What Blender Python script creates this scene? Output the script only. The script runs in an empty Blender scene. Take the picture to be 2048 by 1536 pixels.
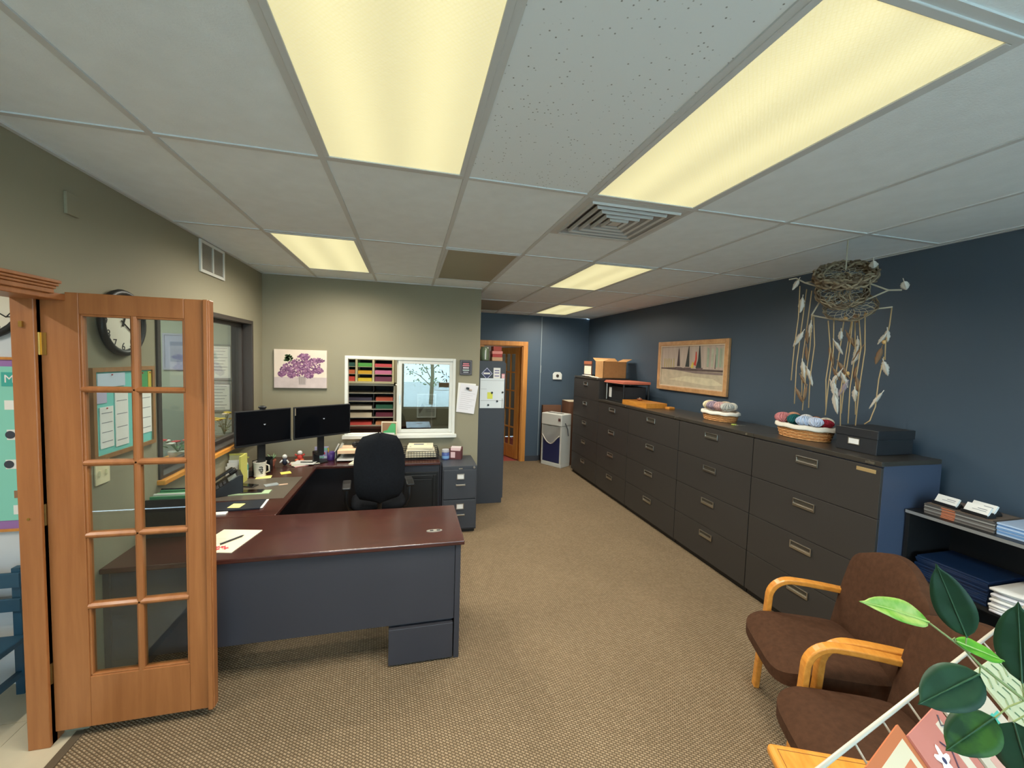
import bpy, bmesh, math, random
from mathutils import Vector, Matrix, Euler
random.seed(7)
PI = math.pi
C = bpy.context.scene.collection
SC = bpy.context.scene

# ------------------------------------------------------------------ camera
F_PX, YAW, PIT, ROL = 810.2, 0.24819, -0.05875, 0.03046
HF = 1.88                      # camera height
HC = 2.708                     # ceiling height
def _cam():
    cd = bpy.data.cameras.new('camera'); co = bpy.data.objects.new('camera', cd); C.objects.link(co)
    f = Vector((math.sin(YAW)*math.cos(PIT), math.cos(YAW)*math.cos(PIT), math.sin(PIT)))
    r = Vector((math.cos(YAW), -math.sin(YAW), 0)); u = r.cross(f)
    r2 = math.cos(ROL)*r + math.sin(ROL)*u; u2 = -math.sin(ROL)*r + math.cos(ROL)*u
    co.matrix_world = Matrix(((r2.x, u2.x, -f.x, 0), (r2.y, u2.y, -f.y, 0), (r2.z, u2.z, -f.z, HF), (0, 0, 0, 1)))
    cd.sensor_fit = 'HORIZONTAL'; cd.sensor_width = 36; cd.lens = F_PX/2048*36; cd.clip_start = 0.02
    SC.camera = co
_cam()

# ------------------------------------------------------------------ world and exposure
SC.view_settings.view_transform = 'Standard'
SC.view_settings.look = 'None'
SC.view_settings.gamma = 1.0
SC.view_settings.use_curve_mapping = False
SC.view_settings.exposure = 0.0
w = bpy.data.worlds.new('sky'); SC.world = w; w.use_nodes = True
_bg = w.node_tree.nodes['Background']
_bg.inputs['Color'].default_value = (0.64, 0.83, 1.0, 1)
_bg.inputs['Strength'].default_value = 10.5
SC.cycles.max_bounces = 8
SC.cycles.diffuse_bounces = 4
SC.cycles.transparent_max_bounces = 16
SC.cycles.caustics_reflective = False
SC.cycles.caustics_refractive = False
SC.cycles.sample_clamp_indirect = 6.0
SC.cycles.use_denoising = True
SC.cycles.use_adaptive_sampling = True
SC.cycles.adaptive_threshold = 0.05
SPOT_W = 20.5                 # power of each small lamp inside a lit ceiling fixture
SPOT_COL = (1.0, 0.94, 0.82)
PANEL = (0.76, 0.69, 0.36)     # radiance of the lit diffusers
# ------------------------------------------------------------------ helpers
def lin(c):
    r = []
    for x in c[:3]:
        x /= 255.0
        r.append(x/12.92 if x <= 0.04045 else ((x+0.055)/1.055)**2.4)
    return (r[0], r[1], r[2], 1.0)
_mats = {}
def mat(name, col, rough=0.6, metal=0.0, spec=0.5, noise=0.0, nscale=20.0, bump=0.0, bscale=80.0, stretch=None, coat=0.0, emit=None, estr=1.0):
    if name in _mats: return _mats[name]
    m = bpy.data.materials.new(name); m.use_nodes = True; nt = m.node_tree
    b = nt.nodes['Principled BSDF']; c = lin(col)
    b.inputs['Base Color'].default_value = c
    b.inputs['Roughness'].default_value = rough; b.inputs['Metallic'].default_value = metal
    b.inputs['Specular IOR Level'].default_value = spec
    if coat: b.inputs['Coat Weight'].default_value = coat; b.inputs['Coat Roughness'].default_value = 0.12
    if emit:
        b.inputs['Emission Color'].default_value = lin(emit); b.inputs['Emission Strength'].default_value = estr
    vec = None
    if noise or bump:
        tc = nt.nodes.new('ShaderNodeTexCoord'); mp = nt.nodes.new('ShaderNodeMapping')
        nt.links.new(tc.outputs['Object'], mp.inputs['Vector'])
        if stretch: mp.inputs['Scale'].default_value = stretch
        vec = mp.outputs['Vector']
    if noise:
        n = nt.nodes.new('ShaderNodeTexNoise'); n.inputs['Scale'].default_value = nscale; n.inputs['Detail'].default_value = 5
        nt.links.new(vec, n.inputs['Vector'])
        r = nt.nodes.new('ShaderNodeValToRGB')
        r.color_ramp.elements[0].position = 0.3; r.color_ramp.elements[1].position = 0.7
        r.color_ramp.elements[0].color = tuple(min(1, x*(1-noise)) for x in c[:3])+(1,)
        r.color_ramp.elements[1].color = tuple(min(1, x*(1+noise)) for x in c[:3])+(1,)
        nt.links.new(n.outputs['Fac'], r.inputs['Fac']); nt.links.new(r.outputs['Color'], b.inputs['Base Color'])
    if bump:
        n2 = nt.nodes.new('ShaderNodeTexNoise'); n2.inputs['Scale'].default_value = bscale; n2.inputs['Detail'].default_value = 3
        nt.links.new(vec, n2.inputs['Vector'])
        bp = nt.nodes.new('ShaderNodeBump'); bp.inputs['Strength'].default_value = bump; bp.inputs['Distance'].default_value = 0.004
        nt.links.new(n2.outputs['Fac'], bp.inputs['Height']); nt.links.new(bp.outputs['Normal'], b.inputs['Normal'])
    _mats[name] = m
    return m
def glass_mat(name, tint=(240, 246, 245), ior=1.5):
    if name in _mats: return _mats[name]
    m = bpy.data.materials.new(name); m.use_nodes = True; nt = m.node_tree; nt.nodes.clear()
    o = nt.nodes.new('ShaderNodeOutputMaterial'); mx = nt.nodes.new('ShaderNodeMixShader')
    t = nt.nodes.new('ShaderNodeBsdfTransparent'); g = nt.nodes.new('ShaderNodeBsdfGlossy'); fr = nt.nodes.new('ShaderNodeFresnel')
    t.inputs['Color'].default_value = lin(tint); g.inputs['Roughness'].default_value = 0.0
    ge = nt.nodes.new('ShaderNodeNewGeometry'); mr = nt.nodes.new('ShaderNodeMapRange')    # same reflectance on both faces of a thin pane
    mr.inputs['To Min'].default_value = ior; mr.inputs['To Max'].default_value = 1/ior
    nt.links.new(ge.outputs['Backfacing'], mr.inputs['Value']); nt.links.new(mr.outputs[0], fr.inputs['IOR'])
    nt.links.new(fr.outputs[0], mx.inputs[0]); nt.links.new(t.outputs[0], mx.inputs[1]); nt.links.new(g.outputs[0], mx.inputs[2])
    nt.links.new(mx.outputs[0], o.inputs['Surface'])
    _mats[name] = m
    return m
WM = {}                                    # world matrices of parents
def wm(o): return WM.get(o.name, Matrix.Identity(4))
class MB:
    def __init__(s): s.v = []; s.f = []; s.m = []; s.mi = 0
    def add(s, vs, fs):
        o = len(s.v); s.v += [Vector(p) for p in vs]
        for q in fs: s.f.append([i+o for i in q]); s.m.append(s.mi)
        return s
    def box(s, x0, x1, y0, y1, z0, z1, M=None):
        vs = [Vector((x, y, z)) for z in (z0, z1) for y in (y0, y1) for x in (x0, x1)]
        if M: vs = [M @ p for p in vs]
        return s.add(vs, [(0, 2, 3, 1), (4, 5, 7, 6), (0, 1, 5, 4), (2, 6, 7, 3), (0, 4, 6, 2), (1, 3, 7, 5)])
    def cyl(s, p0, p1, r0, r1=None, n=12):
        p0, p1 = Vector(p0), Vector(p1); r1 = r0 if r1 is None else r1
        d = (p1-p0).normalized(); a = d.orthogonal().normalized(); b = d.cross(a)
        vs = []
        for p, r in ((p0, r0), (p1, r1)):
            for k in range(n):
                t = 2*PI*k/n; vs.append(p + a*math.cos(t)*r + b*math.sin(t)*r)
        fs = [(k, (k+1) % n, n+(k+1) % n, n+k) for k in range(n)]
        fs += [list(range(n))[::-1], list(range(n, 2*n))]
        return s.add(vs, fs)
    def tube(s, pts, r, n=6, closed=False, flat=None):
        pts = [Vector(p) for p in pts]; m = len(pts)
        if m < 2: return s
        rs = r if isinstance(r, (list, tuple)) else [r]*m
        vs = []; a = None
        for i, p in enumerate(pts):
            if closed: d = pts[(i+1) % m]-pts[i-1]
            else: d = pts[min(i+1, m-1)]-pts[max(i-1, 0)]
            if d.length < 1e-9: d = Vector((0, 0, 1))
            d.normalize()
            if a is None: a = d.orthogonal().normalized() if flat is None else Vector(flat)
            a = a - d*a.dot(d)
            if a.length < 1e-6: a = d.orthogonal()
            a.normalize(); b = d.cross(a)
            for k in range(n):
                t = 2*PI*k/n; vs.append(p + (a*math.cos(t)+b*math.sin(t))*rs[i])
        fs = []
        for i in range(m if closed else m-1):
            j = (i+1) % m
            for k in range(n): fs.append((i*n+k, i*n+(k+1) % n, j*n+(k+1) % n, j*n+k))
        if not closed: fs += [list(range(n))[::-1], list(range((m-1)*n, m*n))]
        return s.add(vs, fs)
    def strip(s, pts, side, w, t):           # a bent flat strip: centre line, sideways vector, width, thickness
        pts = [Vector(p) for p in pts]; m = len(pts); side = Vector(side).normalized(); vs = []
        for i, p in enumerate(pts):
            d = (pts[min(i+1, m-1)]-pts[max(i-1, 0)]).normalized(); nrm = d.cross(side).normalized()
            for a, b in ((-1, -1), (1, -1), (1, 1), (-1, 1)): vs.append(p + side*a*w/2 + nrm*b*t/2)
        fs = []
        for i in range(m-1):
            for k in range(4): fs.append((i*4+k, i*4+(k+1) % 4, i*4+4+(k+1) % 4, i*4+4+k))
        fs += [(3, 2, 1, 0), tuple(range((m-1)*4, m*4))]
        return s.add(vs, fs)
    def lathe(s, prof, c=(0, 0, 0), n=20, sx=1, sy=1):
        c = Vector(c); vs = []; m = len(prof)
        for r, z in prof:
            for k in range(n):
                t = 2*PI*k/n; vs.append(c + Vector((r*math.cos(t)*sx, r*math.sin(t)*sy, z)))
        fs = [(i*n+k, i*n+(k+1) % n, (i+1)*n+(k+1) % n, (i+1)*n+k) for i in range(m-1) for k in range(n)]
        fs += [list(range(n))[::-1], list(range((m-1)*n, m*n))]
        return s.add(vs, fs)
    def ell(s, c, r, nu=12, nv=8, M=None, jit=0.0):
        c = Vector(c); vs = []
        for i in range(nv+1):
            ph = PI*i/nv
            for k in range(nu):
                t = 2*PI*k/nu
                q = 1 + (random.uniform(-jit, jit) if jit else 0)
                p = Vector((r[0]*math.sin(ph)*math.cos(t), r[1]*math.sin(ph)*math.sin(t), -r[2]*math.cos(ph)))*q
                if M: p = M @ p
                vs.append(c+p)
        fs = [(i*nu+k, i*nu+(k+1) % nu, (i+1)*nu+(k+1) % nu, (i+1)*nu+k) for i in range(nv) for k in range(nu)]
        return s.add(vs, fs)
    def prism(s, pts, ext):                   # polygon pushed along a vector
        pts = [Vector(p) for p in pts]; e = Vector(ext); n = len(pts)
        return s.add(pts+[p+e for p in pts], [list(range(n))[::-1], list(range(n, 2*n))]+[(k, (k+1) % n, n+(k+1) % n, n+k) for k in range(n)])
    def quad(s, a, b, c, d): return s.add([a, b, c, d], [(0, 1, 2, 3)])
    def grid(s, rows):
        n = len(rows[0]); vs = [p for r in rows for p in r]
        return s.add(vs, [(i*n+k, i*n+k+1, (i+1)*n+k+1, (i+1)*n+k) for i in range(len(rows)-1) for k in range(n-1)])
    def mesh(s, name, mats, smooth=False):
        me = bpy.data.meshes.new(name); me.from_pydata([tuple(p) for p in s.v], [], s.f)
        for m in (mats if isinstance(mats, (list, tuple)) else [mats]): me.materials.append(m)
        if len(me.materials) > 1: me.polygons.foreach_set('material_index', s.m)
        bm = bmesh.new(); bm.from_mesh(me); bmesh.ops.recalc_face_normals(bm, faces=bm.faces); bm.to_mesh(me); bm.free()
        if smooth: me.polygons.foreach_set('use_smooth', [True]*len(me.polygons))
        me.update(); return me
    def build(s, name, mats, parent=None, smooth=False, bevel=0.0, local=False, sub=0, solid=0.0, segs=2, label=None):
        if parent is not None:
            if not local:
                inv = wm(parent).inverted(); s.v = [inv @ p for p in s.v]
            M = wm(parent)
            loc = None
        else:
            xs = [p.x for p in s.v]; ys = [p.y for p in s.v]; zs = [p.z for p in s.v]
            loc = Vector(((min(xs)+max(xs))/2, (min(ys)+max(ys))/2, min(zs)))
            s.v = [p-loc for p in s.v]; M = Matrix.Translation(loc)
        o = bpy.data.objects.new(name, s.mesh(name, mats, smooth)); C.objects.link(o)
        if loc is not None: o.location = loc
        if parent is not None: o.parent = parent
        WM[o.name] = M
        if solid:
            md = o.modifiers.new('solid', 'SOLIDIFY'); md.thickness = solid; md.offset = 0
        if sub:
            md = o.modifiers.new('sub', 'SUBSURF'); md.levels = sub; md.render_levels = sub
        if bevel:
            md = o.modifiers.new('bevel', 'BEVEL'); md.width = bevel; md.segments = segs; md.limit_method = 'ANGLE'; md.angle_limit = 0.6
            md.harden_normals = False
        if label: o['label'] = label
        return o
def tag(o, label, cat, group=None, kind=None):
    o['label'] = label; o['category'] = cat
    if group: o['group'] = group
    if kind: o['kind'] = kind
    return o
def thing(name, label, cat, loc=(0, 0, 0), rz=0.0, group=None, rot=None):
    o = bpy.data.objects.new(name, None); C.objects.link(o); o.empty_display_size = 0.05
    o.location = loc; o.rotation_euler = rot if rot else (0, 0, rz)
    WM[o.name] = Matrix.Translation(loc) @ Euler(rot if rot else (0, 0, rz)).to_matrix().to_4x4()
    return tag(o, label, cat, group)
def struct(name, mb, m, **k):
    o = mb.build(name, m, **k); o['kind'] = 'structure'; return o
def inst(src, parent, loc, rz=0.0, scale=None):            # a copy of one piece, sharing its mesh
    o = src.copy(); C.objects.link(o); o.parent = parent
    o.matrix_local = (wm(parent).inverted() if parent else Matrix.Identity(4)) @ Matrix.Translation(loc) @ Matrix.Rotation(rz, 4, 'Z')
    if scale: o.scale = scale
    WM[o.name] = wm(parent) if parent else Matrix.Translation(loc)
    return o
def copy_tree(src, loc, rz, label=None, parent=None):
    def rec(o, par):
        c = o.copy(); C.objects.link(c)
        if par is not None: c.parent = par
        for ch in [x for x in bpy.data.objects if x.parent == o and x != c]: rec(ch, c)
        return c
    r = rec(src, parent); r.location = loc; r.rotation_euler = (0, 0, rz)
    WM[r.name] = Matrix.Translation(loc) @ Matrix.Rotation(rz, 4, 'Z')
    if label: r['label'] = label
    return r
def text(s, size, M, m, parent, name='lettering', ext=0.0006, align='CENTER'):
    cu = bpy.data.curves.new('lettering', 'FONT'); cu.body = s; cu.size = size; cu.align_x = align; cu.align_y = 'CENTER'; cu.extrude = ext; cu.resolution_u = 2
    t = bpy.data.objects.new('tmp_text', cu); C.objects.link(t)
    dg = bpy.context.evaluated_depsgraph_get(); me = bpy.data.meshes.new_from_object(t.evaluated_get(dg))
    bpy.data.objects.remove(t); me.transform(wm(parent).inverted() @ M); me.materials.clear(); me.materials.append(m)
    o = bpy.data.objects.new(name, me); C.objects.link(o); o.parent = parent; WM[o.name] = wm(parent)
    return o
def frame_at(o, xaxis, yaxis):               # matrix with origin o and given in-plane axes
    x = Vector(xaxis).normalized(); y = Vector(yaxis).normalized(); z = x.cross(y)
    return Matrix(((x.x, y.x, z.x, o[0]), (x.y, y.y, z.y, o[1]), (x.z, y.z, z.z, o[2]), (0, 0, 0, 1)))
def arc(c, r, a0, a1, n, ax=(1, 0, 0), ay=(0, 0, 1)):
    c, ax, ay = Vector(c), Vector(ax), Vector(ay)
    return [c + ax*r*math.cos(a0+(a1-a0)*i/n) + ay*r*math.sin(a0+(a1-a0)*i/n) for i in range(n+1)]
# ------------------------------------------------------------------ materials
def carpet_mat():
    m = bpy.data.materials.new('loop_carpet'); m.use_nodes = True; nt = m.node_tree; b = nt.nodes['Principled BSDF']
    L = nt.links.new
    tc = nt.nodes.new('ShaderNodeTexCoord'); mp = nt.nodes.new('ShaderNodeMapping'); mp.inputs['Rotation'].default_value = (0, 0, 0.62)
    L(tc.outputs['Object'], mp.inputs['Vector'])
    br = nt.nodes.new('ShaderNodeTexBrick'); br.inputs['Scale'].default_value = 1.0
    br.inputs['Brick Width'].default_value = 0.021; br.inputs['Row Height'].default_value = 0.0125; br.inputs['Mortar Size'].default_value = 0.0042
    br.inputs['Mortar Smooth'].default_value = 0.9; br.offset = 0.5
    br.inputs['Color1'].default_value = lin((168, 146, 117)); br.inputs['Color2'].default_value = lin((148, 128, 101)); br.inputs['Mortar'].default_value = lin((104, 88, 68))
    L(mp.outputs[0], br.inputs['Vector'])
    n = nt.nodes.new('ShaderNodeTexNoise'); n.inputs['Scale'].default_value = 1.7; n.inputs['Detail'].default_value = 3
    L(tc.outputs['Object'], n.inputs['Vector'])
    n2 = nt.nodes.new('ShaderNodeTexNoise'); n2.inputs['Scale'].default_value = 140; L(tc.outputs['Object'], n2.inputs['Vector'])
    mx = nt.nodes.new('ShaderNodeMixRGB'); mx.blend_type = 'OVERLAY'; mx.inputs[0].default_value = 0.25
    L(br.outputs['Color'], mx.inputs[1]); L(n2.outputs['Fac'], mx.inputs[2])
    mx2 = nt.nodes.new('ShaderNodeMixRGB'); mx2.blend_type = 'OVERLAY'; mx2.inputs[0].default_value = 0.15
    L(mx.outputs[0], mx2.inputs[1]); L(n.outputs['Fac'], mx2.inputs[2]); L(mx2.outputs[0], b.inputs['Base Color'])
    bp = nt.nodes.new('ShaderNodeBump'); bp.inputs['Strength'].default_value = 0.8; bp.inputs['Distance'].default_value = 0.006; bp.invert = True
    L(br.outputs['Fac'], bp.inputs['Height']); L(bp.outputs['Normal'], b.inputs['Normal'])
    b.inputs['Roughness'].default_value = 0.95; b.inputs['Specular IOR Level'].default_value = 0.1
    return m
CARPET = carpet_mat()
def diffuser_mat(name, col, strength, warm=0.0):
    m = bpy.data.materials.new(name); m.use_nodes = True; nt = m.node_tree; b = nt.nodes['Principled BSDF']; L = nt.links.new
    tc = nt.nodes.new('ShaderNodeTexCoord')
    ck = nt.nodes.new('ShaderNodeTexVoronoi'); ck.inputs['Scale'].default_value = 95; ck.inputs['Randomness'].default_value = 0.0
    mp = nt.nodes.new('ShaderNodeMapping'); mp.inputs['Rotation'].default_value = (0, 0, 0.785); L(tc.outputs['Object'], mp.inputs['Vector']); L(mp.outputs[0], ck.inputs['Vector'])
    r1 = nt.nodes.new('ShaderNodeMapRange'); r1.inputs['From Min'].default_value = 0.0; r1.inputs['From Max'].default_value = 0.7
    r1.inputs['To Min'].default_value = 1.12; r1.inputs['To Max'].default_value = 0.86; L(ck.outputs['Distance'], r1.inputs['Value'])
    # brighter over the two tubes
    sx = nt.nodes.new('ShaderNodeSeparateXYZ'); L(tc.outputs['Object'], sx.inputs[0])
    ab = nt.nodes.new('ShaderNodeMath'); ab.operation = 'ABSOLUTE'; L(sx.outputs['X'], ab.inputs[0])
    su = nt.nodes.new('ShaderNodeMath'); su.operation = 'SUBTRACT'; su.inputs[1].default_value = 0.13; L(ab.outputs[0], su.inputs[0])
    a2 = nt.nodes.new('ShaderNodeMath'); a2.operation = 'ABSOLUTE'; L(su.outputs[0], a2.inputs[0])
    r2 = nt.nodes.new('ShaderNodeMapRange'); r2.interpolation_type = 'SMOOTHSTEP'; r2.inputs['From Min'].default_value = 0.0; r2.inputs['From Max'].default_value = 0.13
    r2.inputs['To Min'].default_value = 1.1; r2.inputs['To Max'].default_value = 0.9; L(a2.outputs[0], r2.inputs['Value'])
    mu = nt.nodes.new('ShaderNodeMath'); mu.operation = 'MULTIPLY'; L(r1.outputs[0], mu.inputs[0]); L(r2.outputs[0], mu.inputs[1])
    m3 = nt.nodes.new('ShaderNodeMath'); m3.operation = 'MULTIPLY'; m3.inputs[1].default_value = strength; L(mu.outputs[0], m3.inputs[0])
    b.inputs['Base Color'].default_value = (0.55, 0.53, 0.42, 1); b.inputs['Emission Color'].default_value = tuple(col)+(1,)
    if strength: L(m3.outputs[0], b.inputs['Emission Strength'])
    bp = nt.nodes.new('ShaderNodeBump'); bp.inputs['Strength'].default_value = 0.3; bp.inputs['Distance'].default_value = 0.002
    L(ck.outputs['Distance'], bp.inputs['Height']); L(bp.outputs['Normal'], b.inputs['Normal'])
    b.inputs['Roughness'].default_value = 0.4
    return m
LIT = diffuser_mat('lit_prismatic_lens', PANEL, 1.0)
UNLIT = diffuser_mat('unlit_prismatic_lens', PANEL, 0.0)
UNLIT.node_tree.nodes['Principled BSDF'].inputs['Base Color'].default_value = lin((158, 152, 128))
def wood_mat(name, c1, c2, rough=0.35, scale=(6, 6, 0.5), coat=0.2, bump=0.1):
    m = bpy.data.materials.new(name); m.use_nodes = True; nt = m.node_tree; b = nt.nodes['Principled BSDF']; L = nt.links.new
    tc = nt.nodes.new('ShaderNodeTexCoord'); mp = nt.nodes.new('ShaderNodeMapping'); mp.inputs['Scale'].default_value = scale; L(tc.outputs['Object'], mp.inputs['Vector'])
    n = nt.nodes.new('ShaderNodeTexNoise'); n.inputs['Scale'].default_value = 4; n.inputs['Detail'].default_value = 7; n.inputs['Roughness'].default_value = 0.62; n.inputs['Distortion'].default_value = 0.4
    L(mp.outputs[0], n.inputs['Vector'])
    r = nt.nodes.new('ShaderNodeValToRGB'); r.color_ramp.elements[0].position = 0.32; r.color_ramp.elements[1].position = 0.68
    r.color_ramp.elements[0].color = lin(c1); r.color_ramp.elements[1].color = lin(c2)
    L(n.outputs['Fac'], r.inputs['Fac']); L(r.outputs['Color'], b.inputs['Base Color'])
    b.inputs['Roughness'].default_value = rough; b.inputs['Coat Weight'].default_value = coat; b.inputs['Coat Roughness'].default_value = 0.15
    return m
DOORW = wood_mat('honey_door_wood', (142, 86, 44), (164, 104, 58), 0.42, (5, 5, 0.35), 0.12)
OAK = wood_mat('orange_oak', (196, 124, 44), (222, 152, 66), 0.35, (9, 2, 9), 0.25)
OAKV = wood_mat('orange_oak_upright', (186, 118, 48), (214, 146, 68), 0.4, (7, 7, 0.5), 0.2)
MAHOG = wood_mat('mahogany_laminate', (54, 26, 22), (74, 37, 30), 0.27, (1.2, 9, 9), 0.3)
TILE_W = mat('white_ceiling_tile', (234, 243, 247), 0.9, spec=0.1, noise=0.03, nscale=9, bump=0.25, bscale=160)
TBAR = mat('ceiling_grid_metal', (206, 210, 210), 0.6)
OLIVE = mat('olive_grey_paint', (144, 138, 116), 0.7, spec=0.3, noise=0.02, nscale=2, bump=0.05, bscale=300)
BLUE = mat('dark_slate_blue_paint', (68, 82, 95), 0.40, spec=0.5, noise=0.03, nscale=2, bump=0.05, bscale=300)
WHITEP = mat('white_paint', (214, 214, 206), 0.5)
HALLW = mat('pale_hall_paint', (205, 210, 214), 0.7)
SLATE = mat('slate_laminate', (54, 54, 60), 0.42, spec=0.4, noise=0.04, nscale=3)
SLATE2 = mat('slate_metal_paint', (60, 63, 69), 0.45, spec=0.4)
CABM = mat('black_brown_metal_paint', (56, 53, 50), 0.40, spec=0.4, noise=0.03, nscale=3, bump=0.04, bscale=400)
CABTOP = mat('black_brown_cabinet_top', (58, 54, 48), 0.28, spec=0.5)
CHROME = mat('brushed_nickel', (190, 186, 176), 0.3, metal=1.0)
BRASS = mat('brass', (206, 164, 88), 0.3, metal=1.0)
BLACK = mat('black_plastic', (22, 23, 25), 0.45)
BLACKM = mat('black_metal', (26, 27, 28), 0.4, spec=0.4)
BLACKF = mat('black_fabric', (24, 26, 30), 0.95, spec=0.1, noise=0.15, nscale=60, bump=0.3, bscale=250)
SCREEN = mat('dark_screen', (10, 12, 16), 0.12, spec=0.5)
PAPER = mat('white_paper', (232, 230, 224), 0.8, spec=0.1)
CREAM = mat('cream_paper', (232, 222, 196), 0.8, spec=0.1)
INK = mat('black_ink', (30, 30, 34), 0.7)
GREYINK = mat('grey_ink', (140, 142, 146), 0.8)
BROWNF = mat('brown_upholstery', (74, 50, 35), 0.95, spec=0.15, noise=0.16, nscale=45, bump=0.35, bscale=320)
GLASS = glass_mat('clear_glass')
DARKFR = mat('dark_brown_window_frame', (58, 52, 48), 0.45)
# ------------------------------------------------------------------ structure
XL, XR, YG, YF, YR = -1.51, 3.33, 4.80, 7.20, -1.9     # left wall, right wall, grey partition, far wall, rear wall
GX = [-0.982+0.61*i for i in range(-1, 9)]; GY = [1.915+1.22*j for j in range(-4, 6)]
struct('floor', MB().box(XL-0.02, XR, YR, YF+0.05, -0.1, 0), CARPET)
HALLT = mat('beige_vinyl_tile', (196, 184, 158), 0.4, noise=0.06, nscale=6)
hf = struct('floor_hall', MB().box(-4.0, XL-0.02, -1.0, 2.75, -0.1, -0.012), mat('tile_grout', (150, 140, 122), 0.8))
_t = MB().box(-0.149, 0.149, -0.149, 0.149, -0.004, 0.012).build('tile', HALLT, hf, local=True)
_first = True
for i in range(8):
    for j in range(12):
        x, y = XL-0.02-0.15-0.3*i, 2.60-0.3*j
        if _first: _t.location = wm(hf).inverted() @ Vector((x, y, -0.012)); _first = False
        else: inst(_t, hf, (x, y, -0.012))
struct('trim_1', MB().box(XL-0.045, XL-0.005, 1.0, 2.33, -0.005, 0.004), mat('dark_threshold', (92, 80, 64), 0.5))
# walls
b = MB(); X0, X1 = XL-0.18, XL
b.box(X0, X1, YR, 0.95, 0, HC).box(X0, X1, 0.95, 2.34, 2.115, HC).box(X0, X1, 2.34, 2.96, 0, HC)
b.box(X0, X1, 2.96, 4.50, 0, 1.06).box(X0, X1, 2.96, 4.50, 2.17, HC).box(X0, X1, 4.50, YG+0.12, 0, HC)
struct('wall_left', b, OLIVE)
struct('wall_right', MB().box(XR, XR+0.12, YR, YF+0.12, 0, HC), BLUE)
# grey partition with the pass-through window
WX0, WX1, WZ0, WZ1 = -0.695, 0.515, 0.97, 1.87
b = MB(); b.box(XL, WX0, YG, YG+0.12, 0, HC).box(WX1, 0.81, YG, YG+0.12, 0, HC).box(WX0, WX1, YG, YG+0.12, 0, WZ0).box(WX0, WX1, YG, YG+0.12, WZ1, HC)
b.box(0.70, 0.81, YG+0.12, YF, 0, HC)
struct('wall_partition', b, OLIVE)
# far wall with the second door
DX0, DX1, DZ = 1.27, 2.02, 2.15
b = MB(); b.box(0.70, DX0, YF, YF+0.12, 0, HC).box(DX1, 2.36, YF, YF+0.12, 0, HC).box(DX0, DX1, YF, YF+0.12, DZ, HC).box(2.36, XR, YF+0.04, YF+0.16, 0, HC)
struct('wall_far', b, BLUE)
# rear wall (behind the camera) with the shop windows that let the daylight in
b = MB(); b.box(X0, XR+0.12, YR-0.15, YR, 0, 0.45).box(X0, XR+0.12, YR-0.15, YR, 2.45, HC)
for x0, x1 in ((X0, -1.25), (-0.35, -0.2), (1.75, 1.9), (3.1, XR+0.12)): b.box(x0, x1, YR-0.15, YR, 0.45, 2.45)
struct('wall_rear', b, OLIVE)
for k, (x0, x1) in enumerate(((-1.25, -0.35), (-0.2, 1.75), (1.9, 3.1))):
    b = MB(); b.box(x0, x0+0.05, YR-0.1, YR-0.04, 0.45, 2.45).box(x1-0.05, x1, YR-0.1, YR-0.04, 0.45, 2.45).box(x0, x1, YR-0.1, YR-0.04, 0.45, 0.5).box(x0, x1, YR-0.1, YR-0.04, 2.40, 2.45)
    wo = struct('window_%d' % (k+3), b, WHITEP)
    MB().box(x0+0.05, x1-0.05, YR-0.075, YR-0.069, 0.5, 2.4).build('pane', GLASS, wo)
# hall and the office behind the left wall
struct('wall_hall', MB().box(-4.0, X0, 2.75, 2.87, 0, HC), HALLW)
struct('wall_hall_side', MB().box(-4.12, -4.0, -1.0, 5.4, 0, HC), HALLW)
struct('wall_hall_end', MB().box(-4.0, X0, -1.12, -1.0, 0, HC), HALLW)
OFFW = mat('grey_green_paint', (150, 154, 142), 0.7)
struct('wall_office', MB().box(-4.0, X0, 5.25, 5.37, 0, HC), OFFW)
struct('floor_office', MB().box(-4.0, X0, 2.87, 5.25, -0.1, 0), mat('office_carpet', (110, 100, 86), 0.9, noise=0.1, nscale=60))
struct('ceiling_hall', MB().box(-4.0, X0, -1.0, 5.25, HC, HC+0.06), TILE_W)
# mail room behind the partition
struct('wall_mail_left', MB().box(XL, XL+0.1, YG+0.12, YF, 0, HC), OLIVE)
struct('wall_mail_back', MB().box(XL+0.1, 0.70, 6.6, 6.7, 0, HC), OLIVE)
# room beyond the far door
RED = mat('brick_red_carpet', (150, 66, 58), 0.95, noise=0.1, nscale=80)
struct('floor_far', MB().box(0.2, 3.4, YF+0.05, 9.6, -0.1, -0.002), RED)
struct('wall_far_room', MB().box(0.2, 3.4, 9.6, 9.7, 0, HC), mat('dim_grey_paint', (120, 116, 112), 0.7))
struct('wall_far_room_left', MB().box(0.1, 0.2, YF+0.12, 9.7, 0, HC), _mats['dim_grey_paint'])
struct('wall_far_room_right', MB().box(3.4, 3.5, YF+0.16, 9.7, 0, HC), _mats['dim_grey_paint'])
struct('ceiling_far', MB().box(0.2, 3.4, YF+0.12, 9.6, HC, HC+0.05), TILE_W)
# baseboards
BASE = mat('dark_vinyl_base', (58, 60, 66), 0.5)
struct('baseboard_far', MB().box(2.10, 2.36, YF-0.008, YF, 0, 0.1).box(2.36, XR, YF+0.032, YF+0.04, 0, 0.1), BASE)
struct('baseboard_right', MB().box(XR-0.008, XR, YR, YF, 0, 0.1), BASE)
struct('baseboard_left', MB().box(XL, XL+0.008, 2.42, YG, 0, 0.1).box(XL, 0.81, YG-0.008, YG, 0, 0.1), BASE)
# corner strip on the far wall, paler than the wall paint
struct('trim_2', MB().box(2.352, 2.368, YF-0.010, YF+0.035, 0.1, HC), mat('pale_corner_strip', (128, 140, 146), 0.5))
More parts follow.
